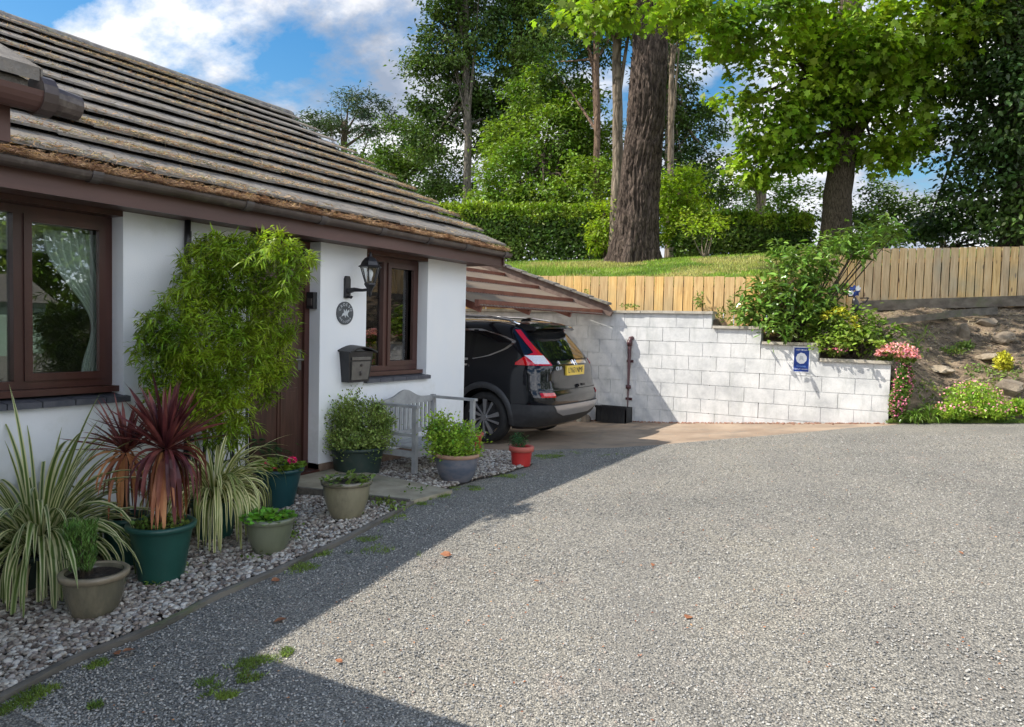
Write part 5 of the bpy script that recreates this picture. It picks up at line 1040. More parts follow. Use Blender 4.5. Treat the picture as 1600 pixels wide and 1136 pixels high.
def pot(name, label, px, py, rpx, wb, rimz, pm, rim=None, group='garden pots', cat='plant pot', rimh=.035, belly=0., square=False, soil=True, fwd=.0):
    """px,py foot of the pot; rpx rim half-width in pixels at its own distance; rimz rim height in pixels above the foot"""
    p = G(px, py); D = float(p@Fv); d = ray(px, py); k = D/FPX; rt = rpx*k; p = p+nrm(np.array([d[0], d[1], 0]))*rt*wb*.9; p[2] = float(H(p[0], p[1]))+.01; h = rimz*k
    T = Thing(name, label, cat, p, group); rb = rt*wb; q = MB(); N2 = 18; t_ = np.linspace(0, 1, N2); r_ = rb+(rt-rb)*(t_**(1-.45*belly) if belly else t_)+belly*rt*.10*np.sin(np.pi*t_)
    prof = [(0, .002), (rb*.97, 0)]+[(a, b*h) for a, b in zip(r_, t_)]
    seg = 48
    inner = [(rt-.012, h), (rt-.018, h-.02), (rt-.03, h-.07)]
    q.lathe(p, prof+inner, seg); T.part('body', q, M[pm], smooth=True)
    q = MB(); q.lathe(p, [(rt-.004, h-rimh), (rt+.014, h-rimh+.004), (rt+.018, h-.004), (rt+.008, h+.004), (rt-.012, h+.002), (rt-.016, h-.02)], seg); T.part('rim', q, M[rim or pm], smooth=True)
    if soil:
        q = MB(); rr_ = np.linspace(0, 1, 8)*(rt-.016); q.lathe((p[0], p[1], p[2]+h-.035), [(r, .012*math.cos(r*40)) for r in rr_], 30); T.part('soil', q, M['soil'], smooth=True)
    T.c = p; T.h = h; T.rt = rt; T.top = np.array([p[0], p[1], p[2]+h-.03]); T.k = k; return T
PG = 'potted plants by the house'
# a potted plant moves with its pot: foliage is a part of the pot thing
A = pot('potted_cordyline', 'large green plastic pot holding the tallest red cordyline, in front', 252, 918, 48, .68, 92, 'greenpot', group=PG, cat='potted plant')
cz_ = zat(A.c[0], A.c[1], 703); c = np.array([A.c[0]+.01, A.c[1]+.02, cz_])
q = MB(); q.tube([A.top-np.array([0, 0, .02]), c+np.array([0, 0, .03])], [.028, .022], 10); A.part('stem', q, M['brownbark'], smooth=True)
q = MB(); rosette(q, c, 105, .40, .030, (.35, 1.55), (.05, .35), .015, seg=5); A.part('leaf_crown', q, LM['red_leaf'])
q = MB(); rosette(q, c-np.array([0, 0, .02]), 45, .42, .030, (-.9, .25), (1.2, 2.6), .02, seg=7, zf=A.top[2]+.02); A.part('hanging_leaves', q, LM['red_leaf'])
q = MB(); rosette(q, c-np.array([0, 0, .04]), 40, .43, .030, (-1.35, -.9), (.3, .9), .035, seg=7, zf=A.top[2]+.01); A.part('dead_leaves', q, LM['dead_leaf'])
q = MB(); n_ = 260; a = RNG.uniform(0, 6.28, n_); r = np.sqrt(RNG.random(n_))*A.rt*.9; P = A.top+np.stack([r*np.cos(a), r*np.sin(a), .01+.03*RNG.random(n_)], -1); leaves(q, P, rdir(n_)+np.array([0, 0, .5]), nrm(rdir(n_)*.5+np.array([0, 0, 1])), .03, .022, 'oval'); A.part('weeds', q, LM['weed'])
B = pot('potted_cordyline', 'smaller dark red cordyline in a green pot behind the tallest cordyline', 197, 895, 34, .72, 82, 'greenpot', group=PG, cat='potted plant')
cz_ = zat(B.c[0], B.c[1], 708); c = np.array([B.c[0], B.c[1], cz_])
q = MB(); q.tube([B.top-np.array([0, 0, .02]), c], [.022, .018], 10); B.part('stem', q, M['brownbark'])
q = MB(); rosette(q, c, 70, .34, .022, (.2, 1.5), (.05, .5), .012, seg=5); B.part('leaf_crown', q, LM['red_leaf'])
q = MB(); rosette(q, c-np.array([0, 0, .03]), 45, .42, .022, (-1.3, .1), (.8, 2.2), .02, seg=7, zf=B.top[2]); B.part('hanging_leaves', q, LM['dead_leaf'])
Cc = pot('potted_strap_plant', 'large cream-striped strap-leaved plant in the lower left corner', 62, 925, 60, .7, 58, 'darkgreenpot', group=PG, cat='potted plant')
q = MB(); c = Cc.top.copy(); zf = Cc.c[2]+.02
rosette(q, c, 120, .88, .036, (.75, 1.5), (1.0, 2.6), .09, zf, 12); rosette(q, c, 110, .78, .034, (.1, 1.1), (2.0, 3.4), .12, zf, 12); rosette(q, c, 30, .95, .034, (1.1, 1.55), (.2, 1.0), .07, zf, 12); Cc.part('leaf_crown', q, LM['var'])
q = MB(); rosette(q, c-np.array([0, 0, .03]), 120, .42, .010, (-.6, .3), (1.5, 3.), .16, zf, 8); Cc.part('dead_leaves', q, LM['straw'])
E_ = pot('potted_strap_plant', 'yellow-striped arching strap-leaved plant right of the tallest cordyline', 335, 850, 36, .72, 62, 'greenpot', group=PG, cat='potted plant')
q = MB(); c = E_.top.copy(); zf = E_.c[2]+.02; rosette(q, c, 110, .66, .030, (.6, 1.5), (2.2, 3.6), .07, zf, 12); rosette(q, c, 60, .62, .028, (1.1, 1.55), (.8, 1.8), .05, zf, 12); E_.part('leaf_crown', q, LM['vary'])
Fp = pot('potted_herb', 'small brown glazed bowl with feathery green herb, nearest the drive', 148, 972, 46, .66, 70, 'olivepot', 'oliverim', group=PG, cat='potted plant', belly=.6)
q = MB(); n_ = 1500; a = RNG.uniform(0, 6.28, n_); r = np.sqrt(RNG.random(n_))*.055; base_ = Fp.top+np.stack([-.06+r*np.cos(a), -.03+r*np.sin(a), 0*a], -1); hh = RNG.uniform(.02, .28, n_)
sp = 1+hh*1.6; P = base_+np.stack([(r*np.cos(a))*(sp-1)*1.2-.12*hh, r*np.sin(a)*(sp-1)*1.2, hh], -1); leaves(q, P, rdir(n_)*.6+np.array([0, 0, .9]), rdir(n_), .05, .006, 'kite'); Fp.part('foliage', q, LM['rosemary'])
q = MB()
for i in range(26): a = random.uniform(0, 6.28); r = random.uniform(0, .05); b = Fp.top+np.array([-.06+r*math.cos(a), -.03+r*math.sin(a), 0]); q.tube([b, b+np.array([r*math.cos(a)*.8-.03, r*math.sin(a)*.8, .22])], [.003, .0015], 4)
Fp.part('stem', q, M['brownbark'])
def lowleaves(T, n_, L, h, mt='lettuce', sp=1.05, tpl='oval', nm='foliage'):
    q = MB(); a = RNG.uniform(0, 6.28, n_); r = np.sqrt(RNG.random(n_))*T.rt*sp; P = T.top+np.stack([r*np.cos(a), r*np.sin(a), .01+h*RNG.random(n_)*(1-.5*r/T.rt)], -1)
    o = np.stack([np.cos(a), np.sin(a), .4+0*a], -1); leaves(q, P, rdir(n_)*.5+o*.8, nrm(rdir(n_)*.45+np.array([0, 0, 1.])), L*RNG.uniform(.6, 1.2, n_), L*.75, tpl); T.part(nm, q, LM[mt])
T = pot('potted_seedlings', 'small sage green glazed pot full of bright green seedlings', 421, 872, 36, .58, 58, 'sagepot', group=PG, cat='potted plant', belly=.7); lowleaves(T, 190, .05, .05)
T = pot('potted_seedlings', 'tall khaki glazed pot with sparse seedlings beside the stone path', 541, 817, 37, .52, 62, 'tanpot', 'olivepot', group=PG, cat='potted plant', belly=.8); lowleaves(T, 110, .045, .07, 'weed')
T = pot('potted_geranium', 'dark teal pot of pink geraniums beside the front door', 435, 800, 36, .62, 64, 'tealpot', group=PG, cat='potted plant'); lowleaves(T, 260, .05, .09, 'mid')
for px, py in ((414, 728), (429, 735), (457, 718), (438, 744), (403, 733)):
    zc = zat(T.c[0], T.c[1], py); off = (px-433)*T.k; c = np.array([T.c[0]+Rv[0]*off, T.c[1]+Rv[1]*off-.02, zc]); q = MB(); d = rdir(60)*np.array([1, 1, .8]); leaves(q, c+d*.018, d, nrm(rdir(60)*.4+d), .024, .022, 'oval'); T.part('flower', q, LM['magenta'])
    q = MB(); q.tube([T.top+np.array([0, 0, .02]), (T.top+c)/2+rdir(1)[0]*.01, c], [.003, .003, .002], 5); T.part('flower_stalk', q, LM['weed'])
# fern behind it
fp = G(425, 765); fp[:2] += np.array([-.35, .12]); fp[2] = float(H(fp[0], fp[1])); T = Thing('fern', 'dark green fern arching beside the front door behind the geraniums', 'fern', fp, PG)
q = MB()
for i in range(26):
    az = random.uniform(0, 6.28); el = random.uniform(.7, 1.35); L_ = random.uniform(.45, .62); p = np.array([fp[0], fp[1], fp[2]+.22]); e = el
    for s_ in range(22):
        d = np.array([math.cos(az)*math.cos(e), math.sin(az)*math.cos(e), math.sin(e)]); p = p+d*L_/22; e -= .085; sd = np.array([-math.sin(az), math.cos(az), 0]); w_ = .085*math.sin(math.pi*min(1, (s_+2)/23))**.8
        for sg in (-1, 1): leaves(q, p[None], (sd*sg+d*.35)[None], np.array([[0, 0, 1.]])+rdir(1)*.2, w_, .016, 'kite')
T.part('frond', q, LM['fern']); q = MB(); q.lathe((fp[0], fp[1], fp[2]), [(0, 0), (.10, 0), (.13, .22), (.14, .23), (.12, .23), (.11, .2), (0, .2)], 30); T.part('pot', q, M['darkgreenpot'], smooth=True)
def potshrub(T, lobes, lm, L, dens=1.3, clr=.09, st=14):
    q = MB(); s2 = MB()
    for dx, py, rx, ry in lobes:
        zc = zat(T.c[0], T.c[1], py); c = np.array([T.c[0]+Rv[0]*dx*T.k, T.c[1]+Rv[1]*dx*T.k, zc]); r = (rx*T.k, rx*T.k*.9, ry*T.k); A_ = math.pi*r[0]*r[2]; n_ = int(dens*A_*6/(L*L*.4)); ncl = max(10, int(A_/(clr*clr)*5)); cloud(q, c, r, ncl, max(5, n_//ncl), clr, L, .5, 'oval', flat=1.1, up=.5, droop=-.5, shell=.35)
        for _ in range(st): e = c+rdir(1)[0]*np.array(r)*.85; b = T.top+np.array([random.uniform(-.05, .05), random.uniform(-.05, .05), 0]); s2.tube([b, (b+e)/2+np.array([0, 0, -.02]), e], [.006, .004, .002], 4, caps=False)
    T.part('foliage', q, LM[lm]); T.part('stem', s2, M['brownbark'])
T = pot('potted_shrub', 'bushy speckled shrub in a dark green tub against the white wall', 558, 748, 42, .82, 46, 'darkgreenpot', group=PG, cat='potted plant')
potshrub(T, [(-22, 668, 30, 40), (28, 668, 28, 38), (0, 690, 52, 22), (-8, 640, 14, 22), (38, 650, 10, 18)], 'box', .028)
T = pot('potted_shrub', 'lime green shrub in a blue grey glazed bowl in front of the bench', 713, 757, 33, .62, 45, 'bluepot', 'terracotta', group=PG, cat='potted plant', belly=.9)
potshrub(T, [(-22, 685, 30, 28), (10, 688, 28, 24), (-32, 668, 12, 22), (-8, 700, 42, 16)], 'lime', .03)
T = pot('potted_sprigs', 'small bright red pot of sparse dry sprigs at the end of the bed', 814, 731, 17.5, .82, 31, 'redpot', 'redrim', group=PG, cat='potted plant', rimh=.055)
potshrub(T, [(-6, 691, 13, 11)], 'fern', .018, .7, .05, 10)
T = pot('potted_sprigs', 'red pot standing behind the right end of the grey bench', 738, 712, 15, .8, 34, 'redpot', 'redrim', group=PG, cat='potted plant', rimh=.05)
lowleaves(T, 40, .04, .05, 'fern')
# ------------------------------------------------------------------ bench
bx0, bx1, by0, by1 = -4.93, -4.40, 5.66, 6.66; bz = float(H(-4.6, 6.1))
T = Thing('garden_bench', 'grey painted wooden garden bench with arched back below the small window', 'bench', (-4.65, 6.16, bz))
top = -.80
for y in (by0, by1):
    q = MB(); q.box(bx1-.045, bx1, y-.022, y+.022, bz-.03, top); T.part('leg', q, M['benchgrey']); q = MB(); q.bar((bx0+.02, y, bz-.03), (bx0-.03, y, top+.04), .045, .045, (0, 1, 0)); T.part('leg', q, M['benchgrey'])
    q = MB(); q.box(bx0-.02, bx1+.02, y-.032, y+.032, top, top+.026); T.part('armrest', q, M['benchgrey'])
    q = MB(); q.box(bx0+.01, bx1-.045, y-.014, y+.014, bz+.20, bz+.26); q.box(bx0+.01, bx1-.045, y-.012, y+.012, bz+.40, bz+.43) 
    T.part('side_rail', q, M['benchgrey'])
q = MB()
for i in range(5): x = bx0+.05+i*.098; q.box(x, x+.082, by0+.03, by1-.03, bz+.275, bz+.295)
q.box(bx1-.04, bx1-.018, by0+.022, by1-.022, bz+.20, bz+.272); T.part('seat', q, M['benchgrey'])
q = MB(); nn_ = 40; yy = np.linspace(by0, by1, nn_); arch = .055*np.exp(-((yy-(by0+by1)/2)/.17)**2)+.0; xb_ = bx0-.03
poly_ = [(y, top+.03+a*1.6) for y, a in zip(yy, arch)]+[(y, top-.035) for y in yy[::-1]]
q.prism(poly_, lambda y, z: (xb_-.014, y, z), lambda y, z: (xb_+.014, y, z)); q.box(xb_+.002, xb_+.026, by0, by1, bz+.33, bz+.375)
bk = T.part('backrest', q, M['benchgrey'])
for y in np.linspace(by0+.07, by1-.07, 13): q = MB(); q.box(xb_-.004, xb_+.01, y-.017, y+.017, bz+.37, top-.03); T.part('slat', q, M['benchgrey'], bk)
# ------------------------------------------------------------------ bamboo against the wall
def onwall(px, py, x): d = ray(px, py); return d*(x/d[0])
T = Thing('bamboo', 'large leafy bamboo clump against the wall left of the front door', 'bamboo', (-4.95, 3.85, float(H(-4.95, 3.85))))
BL = [(437, 388, -4.38, 36, 28), (458, 415, -4.34, 26, 30), (395, 400, -4.7, 50, 34), (340, 395, -4.85, 45, 28), (310, 385, -4.9, 30, 18), (370, 450, -4.65, 75, 40), (300, 470, -4.75, 60, 32), (245, 505, -4.75, 38, 26), (330, 530, -4.6, 90, 45), (430, 490, -4.62, 40, 60), (250, 570, -4.75, 42, 40), (340, 590, -4.65, 80, 50), (430, 560, -4.7, 34, 50), (290, 640, -4.8, 60, 36), (360, 650, -4.75, 40, 36), (225, 540, -4.8, 24, 20), (415, 600, -4.85, 24, 40), (385, 490, -4.6, 60, 50), (335, 450, -4.7, 50, 40), (290, 520, -4.65, 60, 45), (385, 560, -4.6, 60, 50), (320, 620, -4.7, 70, 45), (270, 600, -4.72, 50, 45), (445, 445, -4.32, 30, 30), (300, 425, -4.88, 34, 30), (350, 680, -4.85, 40, 26), (380, 400, -4.62, 60, 36)]
q = MB(); cul = MB()
for px, py, x, rx, ry in BL:
    c = onwall(px, py, x); k = float(c@Fv)/FPX; r = np.array((rx*k*.62, rx*k*1.0, ry*k)); r[0] = min(r[0], .26); A_ = math.pi*r[1]*r[2]; ncl = int(A_*850)
    cc = c+rdir(ncl)*(.25+.75*RNG.random((ncl, 1)))**.6*r; cc[:, 0] = np.maximum(cc[:, 0], -5.12); per = 8; n_ = ncl*per
    az0 = np.repeat(RNG.uniform(0, 6.28, ncl), per)+RNG.normal(0, .8, n_); tl = RNG.uniform(-.9, .25, n_); d = np.stack([np.cos(az0)*np.cos(tl), np.sin(az0)*np.cos(tl), np.sin(tl)], -1)
    P = np.repeat(cc, per, 0)+RNG.normal(0, .018, (n_, 3)); leaves(q, P, d, nrm(rdir(n_)*.55+np.array([.2, 0, 1])), .072*RNG.uniform(.5, 1.35, n_), .0125, 'kite')
for i in range(20):
    px, py, x, rx, ry = random.choice(BL); e = onwall(px+random.uniform(-rx, rx)*.7, py+random.uniform(-ry, ry)*.7, x); b = np.array([-4.95+random.uniform(-.12, .12), 3.85+random.uniform(-.28, .28), H(-4.95, 3.85)]); cul.tube([b, b*.45+e*.55+np.array([-.05, 0, .15]), e], [.006, .004, .002], 6)
for i in range(95):      # loose sprays breaking the outline
    px, py, x, rx, ry = random.choice(BL); a_ = random.uniform(0, 6.28) if i > 40 else random.uniform(-1.9, -.2)
    tp = [px+math.cos(a_)*(rx+random.uniform(0, 26)), py+math.sin(a_)*(ry+random.uniform(-6, 12))]
    tp[1] = max(tp[1], 350+random.uniform(0, 14)); tp[0] = min(tp[0], 492); c = onwall(px, py, x); e = onwall(tp[0], tp[1], x+random.uniform(0, .22)); m_ = (c+e)/2+np.array([.03, 0, .07]); e = e-np.array([0, 0, .03])
    cul.tube([c, m_, e], [.004, .003, .0015], 4); n_ = 34; t_ = RNG.uniform(.25, 1.02, n_)[:, None]; P = c*(1-t_)**2+2*m_*t_*(1-t_)+e*t_**2; dd_ = nrm(e-c)
    leaves(q, P, rdir(n_)*.6+dd_*.6+np.array([0, 0, -.35]), nrm(rdir(n_)*.5+np.array([.2, 0, 1])), .09*RNG.uniform(.6, 1.25, n_), .0135, 'kite')
T.part('cane', cul, LM['weed'], smooth=True); T.part('foliage', q, LM['bamboo'])
q = MB(); y = 3.62
for i in range(5): q.box(-5.17, -5.155, 3.70+i*.14, 3.72+i*.14, -1.5, .70)
for i in range(10): q.box(-5.155, -5.145, 3.68, 4.29, -1.4+i*.22, -1.38+i*.22)
tag(link('trellis', q, M['black'], None, (-5.16, 3.98, -1.5)), 'dark wooden trellis on the wall behind the bamboo', 'trellis').location = (-5.16, 3.98, -1.5)
# ------------------------------------------------------------------ climber over the block wall
shrub('climbing_shrub', 'big glossy-leaved shrub tumbling over the fence corner above the block wall', [(1300, 398, 12.5, 50, 20), (1248, 420, 12.1, 42, 26), (1350, 380, 12.9, 36, 14), (1205, 465, 11.95, 44, 24), (1178, 488, 11.85, 28, 18), (1240, 480, 11.95, 44, 28), (1225, 512, 11.75, 34, 8), (1225, 398, 12.4, 20, 14), (1385, 360, 13.3, 24, 12), (1215, 512, 11.48, 14, 10), (1275, 470, 12.1, 30, 30)], 'laurel', L=.135, clr=.20, dens=1.5, tpl='oval', asp=.34, loc=(-2.0, 11.95, -.1), stems=4, flat=.9, yw=True)
shrub('rose_bush', 'leafy rose bush on the wall end behind the lower coping', [(1330, 505, 12.0, 46, 24), (1300, 522, 11.8, 40, 20), (1375, 520, 12.1, 34, 18), (1290, 538, 11.52, 10, 8), (1345, 535, 11.8, 40, 12)], 'mid', L=.07, clr=.16, dens=1.2, tpl='oval', loc=(-1.2, 12.0, -.35), yw=True)
q = MB(); c0 = at(1316, 487, 10.8)
for px, py, D in ((1290, 492, 11.7), (1310, 488, 11.7), (1336, 512, 11.8), (1330, 495, 11.8)): c, r = lobY(px, py, D, 7, 6); cloud(q, c, r, 8, 12, .06, .05, .6, 'oval')
single('yellow_leaves', q, LM['yellow'], 'sprays of yellow leaves above the quality sign', 'leaves', tuple(c0))
def clump(name, label, lobes, lm, L, n_, cat='flower', tpl='kite', asp=.5, base=None, flm=None, fn=0, fl=.02, fz=.3, blade=False):
    c0, r0 = lobY(*lobes[0]); T = Thing(name, label, cat, (c0[0], c0[1], c0[2]-r0[2])); q = MB(); f = MB()
    for l in lobes:
        if len(lobes) > 1 and name == 'pink_flowers': q = MB(); f = MB()
        c, r = lobY(*l); n3 = n_//len(lobes); u_ = rdir(n3)*RNG.random((n3, 1))**.4
        P = c+u_*np.array(r)
        if blade: az = RNG.uniform(0, 6.28, n3//2); straps(q, c+np.stack([np.cos(az)*r[0]*.5, np.sin(az)*r[0]*.5, -r[2]+0*az], -1)*RNG.random((n3//2, 1)), az, RNG.uniform(.6, 1.5, n3//2), np.full(n3//2, L), np.full(n3//2, .012), RNG.uniform(.8, 2.4, n3//2), 6)
        else: leaves(q, P, rdir(n3)+np.array([0, 0, .4]), nrm(rdir(n3)+np.array([0, 0, .7])), L*RNG.uniform(.6, 1.3, n3), L*asp, tpl)
        if flm: nf = fn//len(lobes); u_ = rdir(nf); u_[:, 2] = np.abs(u_[:, 2])*(1-fz)+fz*u_[:, 2]; u_[:, 1] -= .2; P = c+u_*np.array(r)*RNG.uniform(.85, 1.15, (nf, 1)); leaves(f, P, rdir(nf), nrm(rdir(nf)+np.array([0, -.5, .6])), fl, fl*.9, 'oval')
        if len(lobes) > 1 and name == 'pink_flowers': T.part('foliage', q, LM[lm]); T.part('flowers', f, LM[flm])
    if len(lobes) > 1 and name == 'pink_flowers': return T
    T.part('foliage', q, LM[lm])
    if flm: T.part('flowers', f, LM[flm])
    return T
clump('pink_flowers', 'large cushion of salmon pink flowers spilling over the end of the white wall', [(1402, 550, 11.65, 26, 13), (1418, 558, 11.6, 16, 11), (1382, 555, 11.7, 12, 7)], 'weed', .06, 1700, flm='salmon', fn=2300, fl=.028)
clump('pink_flowers', 'trailing pink flowers hanging down the end of the white wall', [(1408, 612, 11.52, 12, 46), (1400, 632, 11.5, 10, 24), (1418, 596, 11.6, 8, 28)], 'laurel', .05, 3000, flm='pink', fn=520, fl=.026, fz=.9)
clump('pink_flowers', 'small pink blooms among leaves on top of the lower coping', [(1308, 548, 11.62, 16, 9)], 'weed', .05, 260, flm='pink', fn=60, fl=.03)
clump('strap_leaved_plant', 'dark green strap-leaved plant at the foot of the bank beside the wall', [(1452, 642, 11.55, 30, 18), (1430, 650, 11.5, 20, 12)], 'laurel', .22, 500, cat='plant', blade=True)
clump('low_shrub', 'rounded grey-green low shrub with dull pink flowers beside the drive', [(1520, 622, 11.75, 42, 26), (1548, 640, 11.65, 36, 16), (1495, 642, 11.6, 30, 14)], 'lime', .045, 6500, cat='shrub', flm='salmon', fn=260, fl=.03, fz=0)
clump('low_shrub', 'small yellow-green shrub on the upper right bank', [(1568, 567, None, 13, 18)], 'yellow', .05, 900, cat='shrub')
clump('strap_leaved_plant', 'tuft of upright green iris leaves behind the pink cushion', [(1432, 530, None, 14, 16), (1445, 520, None, 10, 14)], 'weed', .34, 60, cat='plant', blade=True)
clump('ground_plant', 'sprawling pale green weeds on the sunny middle of the bank', [(1490, 548, None, 24, 7), (1508, 540, None, 14, 6)], 'weed', .05, 500, cat='weeds')
q = MB(); n_ = 2600; x = RNG.uniform(-.6, 3., n_); y = 11.66+RNG.random(n_)*1.6; k_ = vnoise(np.stack([x, y, x*0], -1), 1.4) > .12; x, y = x[k_], y[k_]; P = np.stack([x, y, bankz(x, y)+.015], -1); leaves(q, P, rdir(len(P))+np.array([0, 0, .4]), nrm(rdir(len(P))*.6+np.array([0, -.3, 1])), .06, .03, 'oval'); kind(link('ground_cover', q, LM['weed']), 'stuff')
clump('low_shrub', 'green leafy tuft on the bank at the far right edge', [(1592, 636, 11.7, 16, 12)], 'lime', .05, 900, cat='shrub')
clump('climber_sprigs', 'thin green climber sprigs on the left fence above the wall', [(1092, 470, 12.1, 9, 14)], 'weed', .06, 60, cat='climber')
clump('climber_sprigs', 'wispy weeds between the carport tip and the fence', [(985, 479, 12.0, 18, 3), (915, 463, 12.1, 5, 12)], 'weed', .05, 160, cat='climber')
clump('climber_sprigs', 'little green tuft on the wall coping beside the first step', [(1128, 492, 11.9, 12, 12), (1142, 480, 12.0, 5, 18)], 'weed', .05, 160, cat='climber')
clump('climber_sprigs', 'green sprig growing through the right fence above the rose bush', [(1315, 452, -12.7, 14, 8)], 'laurel', .09, 60, cat='climber', tpl='oval')
# stones, planks on the bank
def boulder(px, py, D, rx, ry, label, m_='rock'):
    c, r = lobY(px, py, None, rx, ry); q = MB(); V, F = subdiv(*subdiv(ico, icf)); 
    V = V*(1+.45*vnoise(V+c, 1.7)[:, None])
    for _ in range(9): nn_ = rdir(1)[0]; dd_ = V@nn_; V = V-np.maximum(0, dd_-.68)[:, None]*nn_
    V = V*np.array(r)-np.array([0, 0, r[2]*.35])
    q.add(V+c, F); single('boulder', q, M[m_], label, 'boulder', (c[0], c[1], c[2]-r[2]), 'stones on the bank')
boulder(1575, 600, 11.4, 22, 16, 'flat-topped mossy boulder right of the low grey-green shrub')
boulder(1505, 515, 12.6, 10, 14, 'leaning slab of stone under the fallen plank')
boulder(1540, 500, 13.2, 16, 9, 'brown boulder just under the fence at the right')
boulder(1570, 525, 12.7, 18, 10, 'low pale stone half buried near the top of the bank')
boulder(1550, 555, 12.1, 26, 8, 'broad sandy rock in the sunlit middle of the bank', 'sandrock')
boulder(1470, 575, 11.9, 18, 8, 'small sandy rock left of the sunlit broad rock', 'sandrock')
boulder(1590, 655, 11.0, 9, 4, 'flat pale stone at the drive edge at the far right')
q = MB(); a = np.array([-1.35, yf(-1.35)-.14, .54]); b = np.array([7.5, yf(7.5)-.14, 1.12]); q.bar(a, b, .12, .18); single('retaining_sleeper', q, M['oldwood'], 'long mossy timber sleeper at the foot of the right fence', 'sleeper', tuple(a))
q = MB(); q.bar(hit(1372, 512)+np.array([0, -.1, .08]), hit(1480, 500)+np.array([0, -.1, .08]), .05, .10); single('fallen_plank', q, M['oldwood'], 'split grey plank lying across the top of the soil bank', 'plank', tuple(at(1372, 512, 12.9)))
q = MB(); q.bar(hit(1474, 500)+np.array([0, -.12, .09]), hit(1556, 494)+np.array([0, -.12, .09]), .06, .12); single('fallen_plank', q, M['kerb'], 'darker plank end resting under the fence right of the grey plank', 'plank', tuple(at(1470, 500, 13.1)))
# garden ornament
o_ = at(1336, 500, 12.3); T = Thing('garden_ornament', 'dark metal garden figure with blue and white pinwheel head before the fence', 'ornament', (o_[0], o_[1], o_[2]-.15))
def op(px, py, dd=0): return at(px, py, 12.3+dd)
q = MB(); q.tube([op(1337, 510), op(1337, 482)], .008, 6); q.tube([op(1338, 492), op(1338, 486), op(1337, 478), op(1336, 470), op(1335, 464)], [.02, .05, .065, .05, .02], 10); q.tube([op(1341, 490), op(1347, 482), op(1343, 476)], [.02, .025, .02], 8); T.part('body', q, M['black'], smooth=True)
q = MB(); q.tube([op(1344, 466), op(1357, 465.5)], .011, 6); q.tube([op(1357, 465.5), op(1352, 473), op(1344, 474)], .011, 6); q.tube([op(1334, 463), op(1326, 463), op(1323, 458)], .012, 6); T.part('wing', q, M['black'])
q = MB(); c = op(1335, 455)
for i in range(8): a = i*math.pi/4; d = Rv*math.cos(a)+Uv*math.sin(a); leaves(q, (c+d*.01)[None], d[None], (-Fv+.4*Uv*math.sin(a*2))[None], .10, .06, 'oval')
T.part('pinwheel', q, M['blue']); q = MB()
for a in (.5, .9, -2.5, -2.9): d = Rv*math.cos(a)+Uv*math.sin(a); leaves(q, (c+d*.02-Fv*.012)[None], d[None], (-Fv)[None], .11, .055, 'oval')
T.part('white_petal', q, M['white'])
# ------------------------------------------------------------------ weeds, moss, litter on the drive
q = MB()
def mossat(px, py, rx, ry, n_, h=.03):
    c = G(px, py); k = float(c@Fv)/FPX; a = RNG.uniform(0, 6.28, n_); r = RNG.random(n_)**.5; fw = nrm(np.array([Fv[0], Fv[1], 0])); fs = ry*k*float(c@Fv)/1.5
    P = c+Rv*np.array([1, 1, 0])*(rx*k*r*np.cos(a))[:, None]+fw*(fs*r*np.sin(a))[:, None]; k2 = vnoise(P, 9)+RNG.normal(0, .12, len(P)) > r*.35-.12; P = P[k2]; P[:, 2] = H(P[:, 0], P[:, 1])+.004
    q.add(*blades_simple(P, np.full(len(P), h)*.8, .0025, .9))
for a in ((395, 1040, 45, 12, 1500), (330, 1070, 30, 10, 1000), (310, 1085, 26, 8, 600), (355, 1088, 18, 6, 400), (445, 1022, 14, 8, 300), (445, 890, 60, 8, 1600), (500, 868, 50, 7, 1400), (560, 840, 45, 8, 1500), (600, 812, 40, 7, 1500), (640, 792, 40, 6, 1500), (690, 778, 40, 5, 1300), (740, 765, 40, 5, 1200), (590, 860, 26, 8, 500), (850, 715, 34, 5, 1400), (890, 708, 40, 3, 800), (800, 745, 40, 4, 900), (60, 1085, 40, 10, 900), (140, 1040, 30, 8, 700), (20, 1110, 30, 14, 800), (150, 1105, 12, 5, 200), (285, 948, 10, 6, 300), (385, 1060, 30, 8, 500), (655, 868, 10, 5, 150), (960, 712, 30, 3, 300)): mossat(*a)
kind(link('moss', q, LM['weed']), 'stuff')
q = MB(); n_ = 75000; y = 1.6+8.5*RNG.random(n_)**2.1; x = -3.6+RNG.random(n_)*(3.6+.4+.16*y); k_ = (x > np.interp(y, kp[:, 1], kp[:, 0])+.03) & (y < yB(x)-.08); x, y = x[k_], y[k_]; P = np.stack([x, y, H(x, y)+.004], -1); stones(q, P, .0048, .7)
m, n = newmat('loose_chippings'); g = n('NewGeometry'); col = n.ramp(g.outputs['Random Per Island'], [(0., (.13, .128, .12)), (.35, (.25, .243, .225)), (.7, (.37, .355, .32)), (.95, (.52, .495, .44)), (1., (.40, .31, .25))]).outputs[0]; out(n, n('BsdfPrincipled', i_Base_Color=col, i_Roughness=.85)); kind(link('loose_chippings', q, m), 'stuff')
q = MB(); n_ = 7000; x = RNG.uniform(-1.2, 3.4, n_); y = 11.8+RNG.random(n_)*(yf(x)-11.9); P = np.stack([x, y, bankz(x, y)+.012], -1); q.add(*litter(n_, P, .07, .008, .3)); kind(link('leaf_litter', q, LM['straw']), 'stuff')
q = MB(); n_ = 900; x = RNG.uniform(-3.2, 1.5, n_); y = 1.8+9*RNG.random(n_); P = np.stack([x, y, H(x, y)+.01], -1); leaves(q, P, rdir(n_)*np.array([1, 1, .1]), nrm(rdir(n_)*.3+np.array([0, 0, 1])), .016, .010, 'kite'); kind(link('leaf_fragments', q, LM['dead_leaf']), 'stuff')
q = MB()
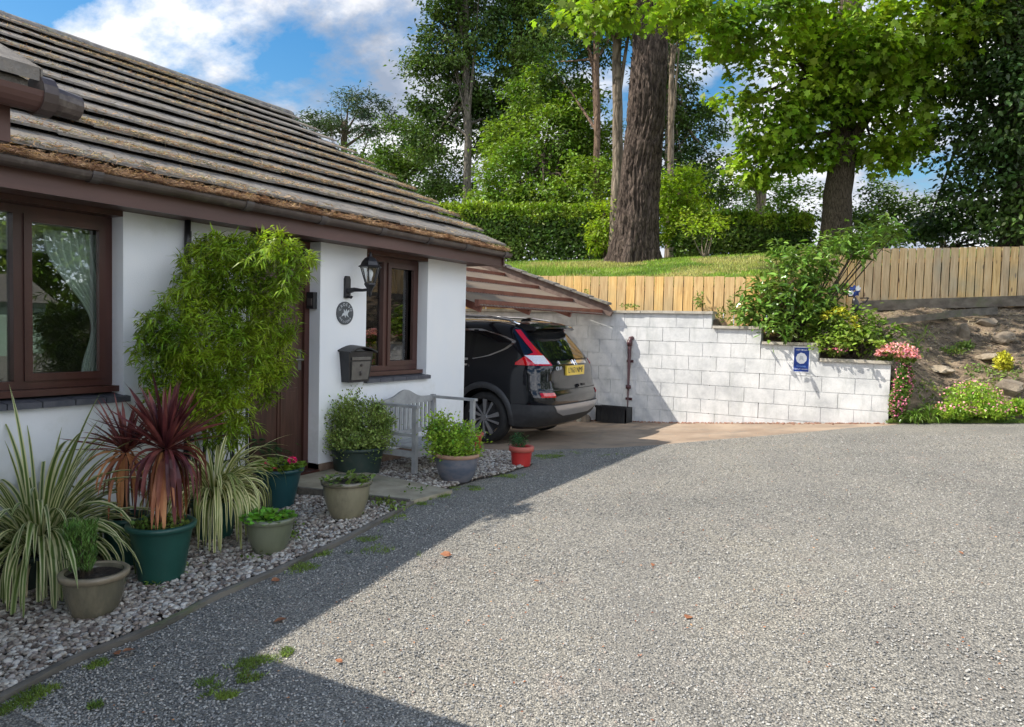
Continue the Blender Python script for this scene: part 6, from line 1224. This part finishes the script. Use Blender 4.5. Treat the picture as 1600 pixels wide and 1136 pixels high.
for px, py, n_ in ((450, 845, 60), (600, 790, 80), (620, 800, 60), (555, 810, 50), (650, 772, 40), (270, 900, 30), (245, 920, 30), (455, 828, 50), (395, 880, 20)):
    c = G(px, py); P = c+RNG.normal(0, .05, (n_, 3))*np.array([1, 1, 0]); P[:, 2] = H(P[:, 0], P[:, 1])+RNG.uniform(.01, .06, n_); leaves(q, P, rdir(n_)+np.array([0, 0, .3]), nrm(rdir(n_)*.5+np.array([0, 0, 1])), .035, .02, 'oval')
kind(link('weeds', q, LM['weed']), 'stuff')
q = MB(); n_ = 130; px = RNG.uniform(1400, 1600, 900); P = []
n_ = 9000; x = RNG.uniform(-.7, 2.5, n_); y = 11.5+RNG.random(n_)*.22; P = np.stack([x, y, H(x, y)+.01], -1); q.add(*blades_simple(P, np.full(n_, .05), .004, .6)); kind(link('verge_grass', q, LM['weed']), 'stuff')
q = MB(); n_ = 650; x = RNG.uniform(-.5, 3.2, n_); t_ = RNG.random(n_); y = 11.8+t_*(yf(x)-11.9); P = np.stack([x, y, bankz(x, y)+.01], -1); stones(q, P, .022, .7); kind(link('bank_rubble', q, M['rock']), 'stuff')
q = MB(); n_ = 700; x = RNG.uniform(-8, -.7, n_); y = 11.59-RNG.exponential(.05, n_); P = np.stack([x, y, H(x, y)+.0], -1); stones(q, P, .014); kind(link('wall_foot_grit', q, M['brick']), 'stuff')
# leaves lying on the drive
m_ = mat('fallen_leaf', (.22, .07, .03), (.36, .16, .07), rough=.7, ns=30)
T_, F_ = TPL['oval']; proto = None
for i, (px, py, s_, lab) in enumerate(((706, 867, 1.3, 'curled orange leaf lying on the sunlit gravel near the shadow edge'), (212, 1014, 1.2, 'brown leaf beside the timber edging below the herb bowl'), (186, 1022, .9, 'small brown leaf just left of the leaf by the timber edging'), (448, 966, 1.2, 'reddish leaf in the shaded gravel'), (844, 908, .7, 'tiny brown leaf in the middle of the sunlit gravel'), (1072, 966, 1., 'red-brown leaf on the sunlit gravel at the bottom'), (1020, 880, .6, 'tiny dark leaf on the sunlit gravel, right of centre'), (437, 905, 1.0, 'orange leaf on the moss beside the edging'), (535, 1035, .7, 'pale leaf where the gravel shadow ends'), (1505, 866, .6, 'tiny dark leaf on the gravel near the right edge'))):
    c = G(px, py, .012)
    if proto is None:
        q = MB(); leaves(q, np.zeros((1, 3)), np.array([[1., .2, .1]]), np.array([[.1, .2, 1.]]), .06, .045, 'oval'); proto = link('fallen_leaf', q, m_); o = proto
    else: o = proto.copy(); C.objects.link(o)
    o.location = c; o.rotation_euler = (random.uniform(-.3, .3), random.uniform(-.3, .3), random.uniform(0, 6)); o.scale = (s_, s_, s_); tag(o, lab, 'leaf', 'fallen leaves on the drive')
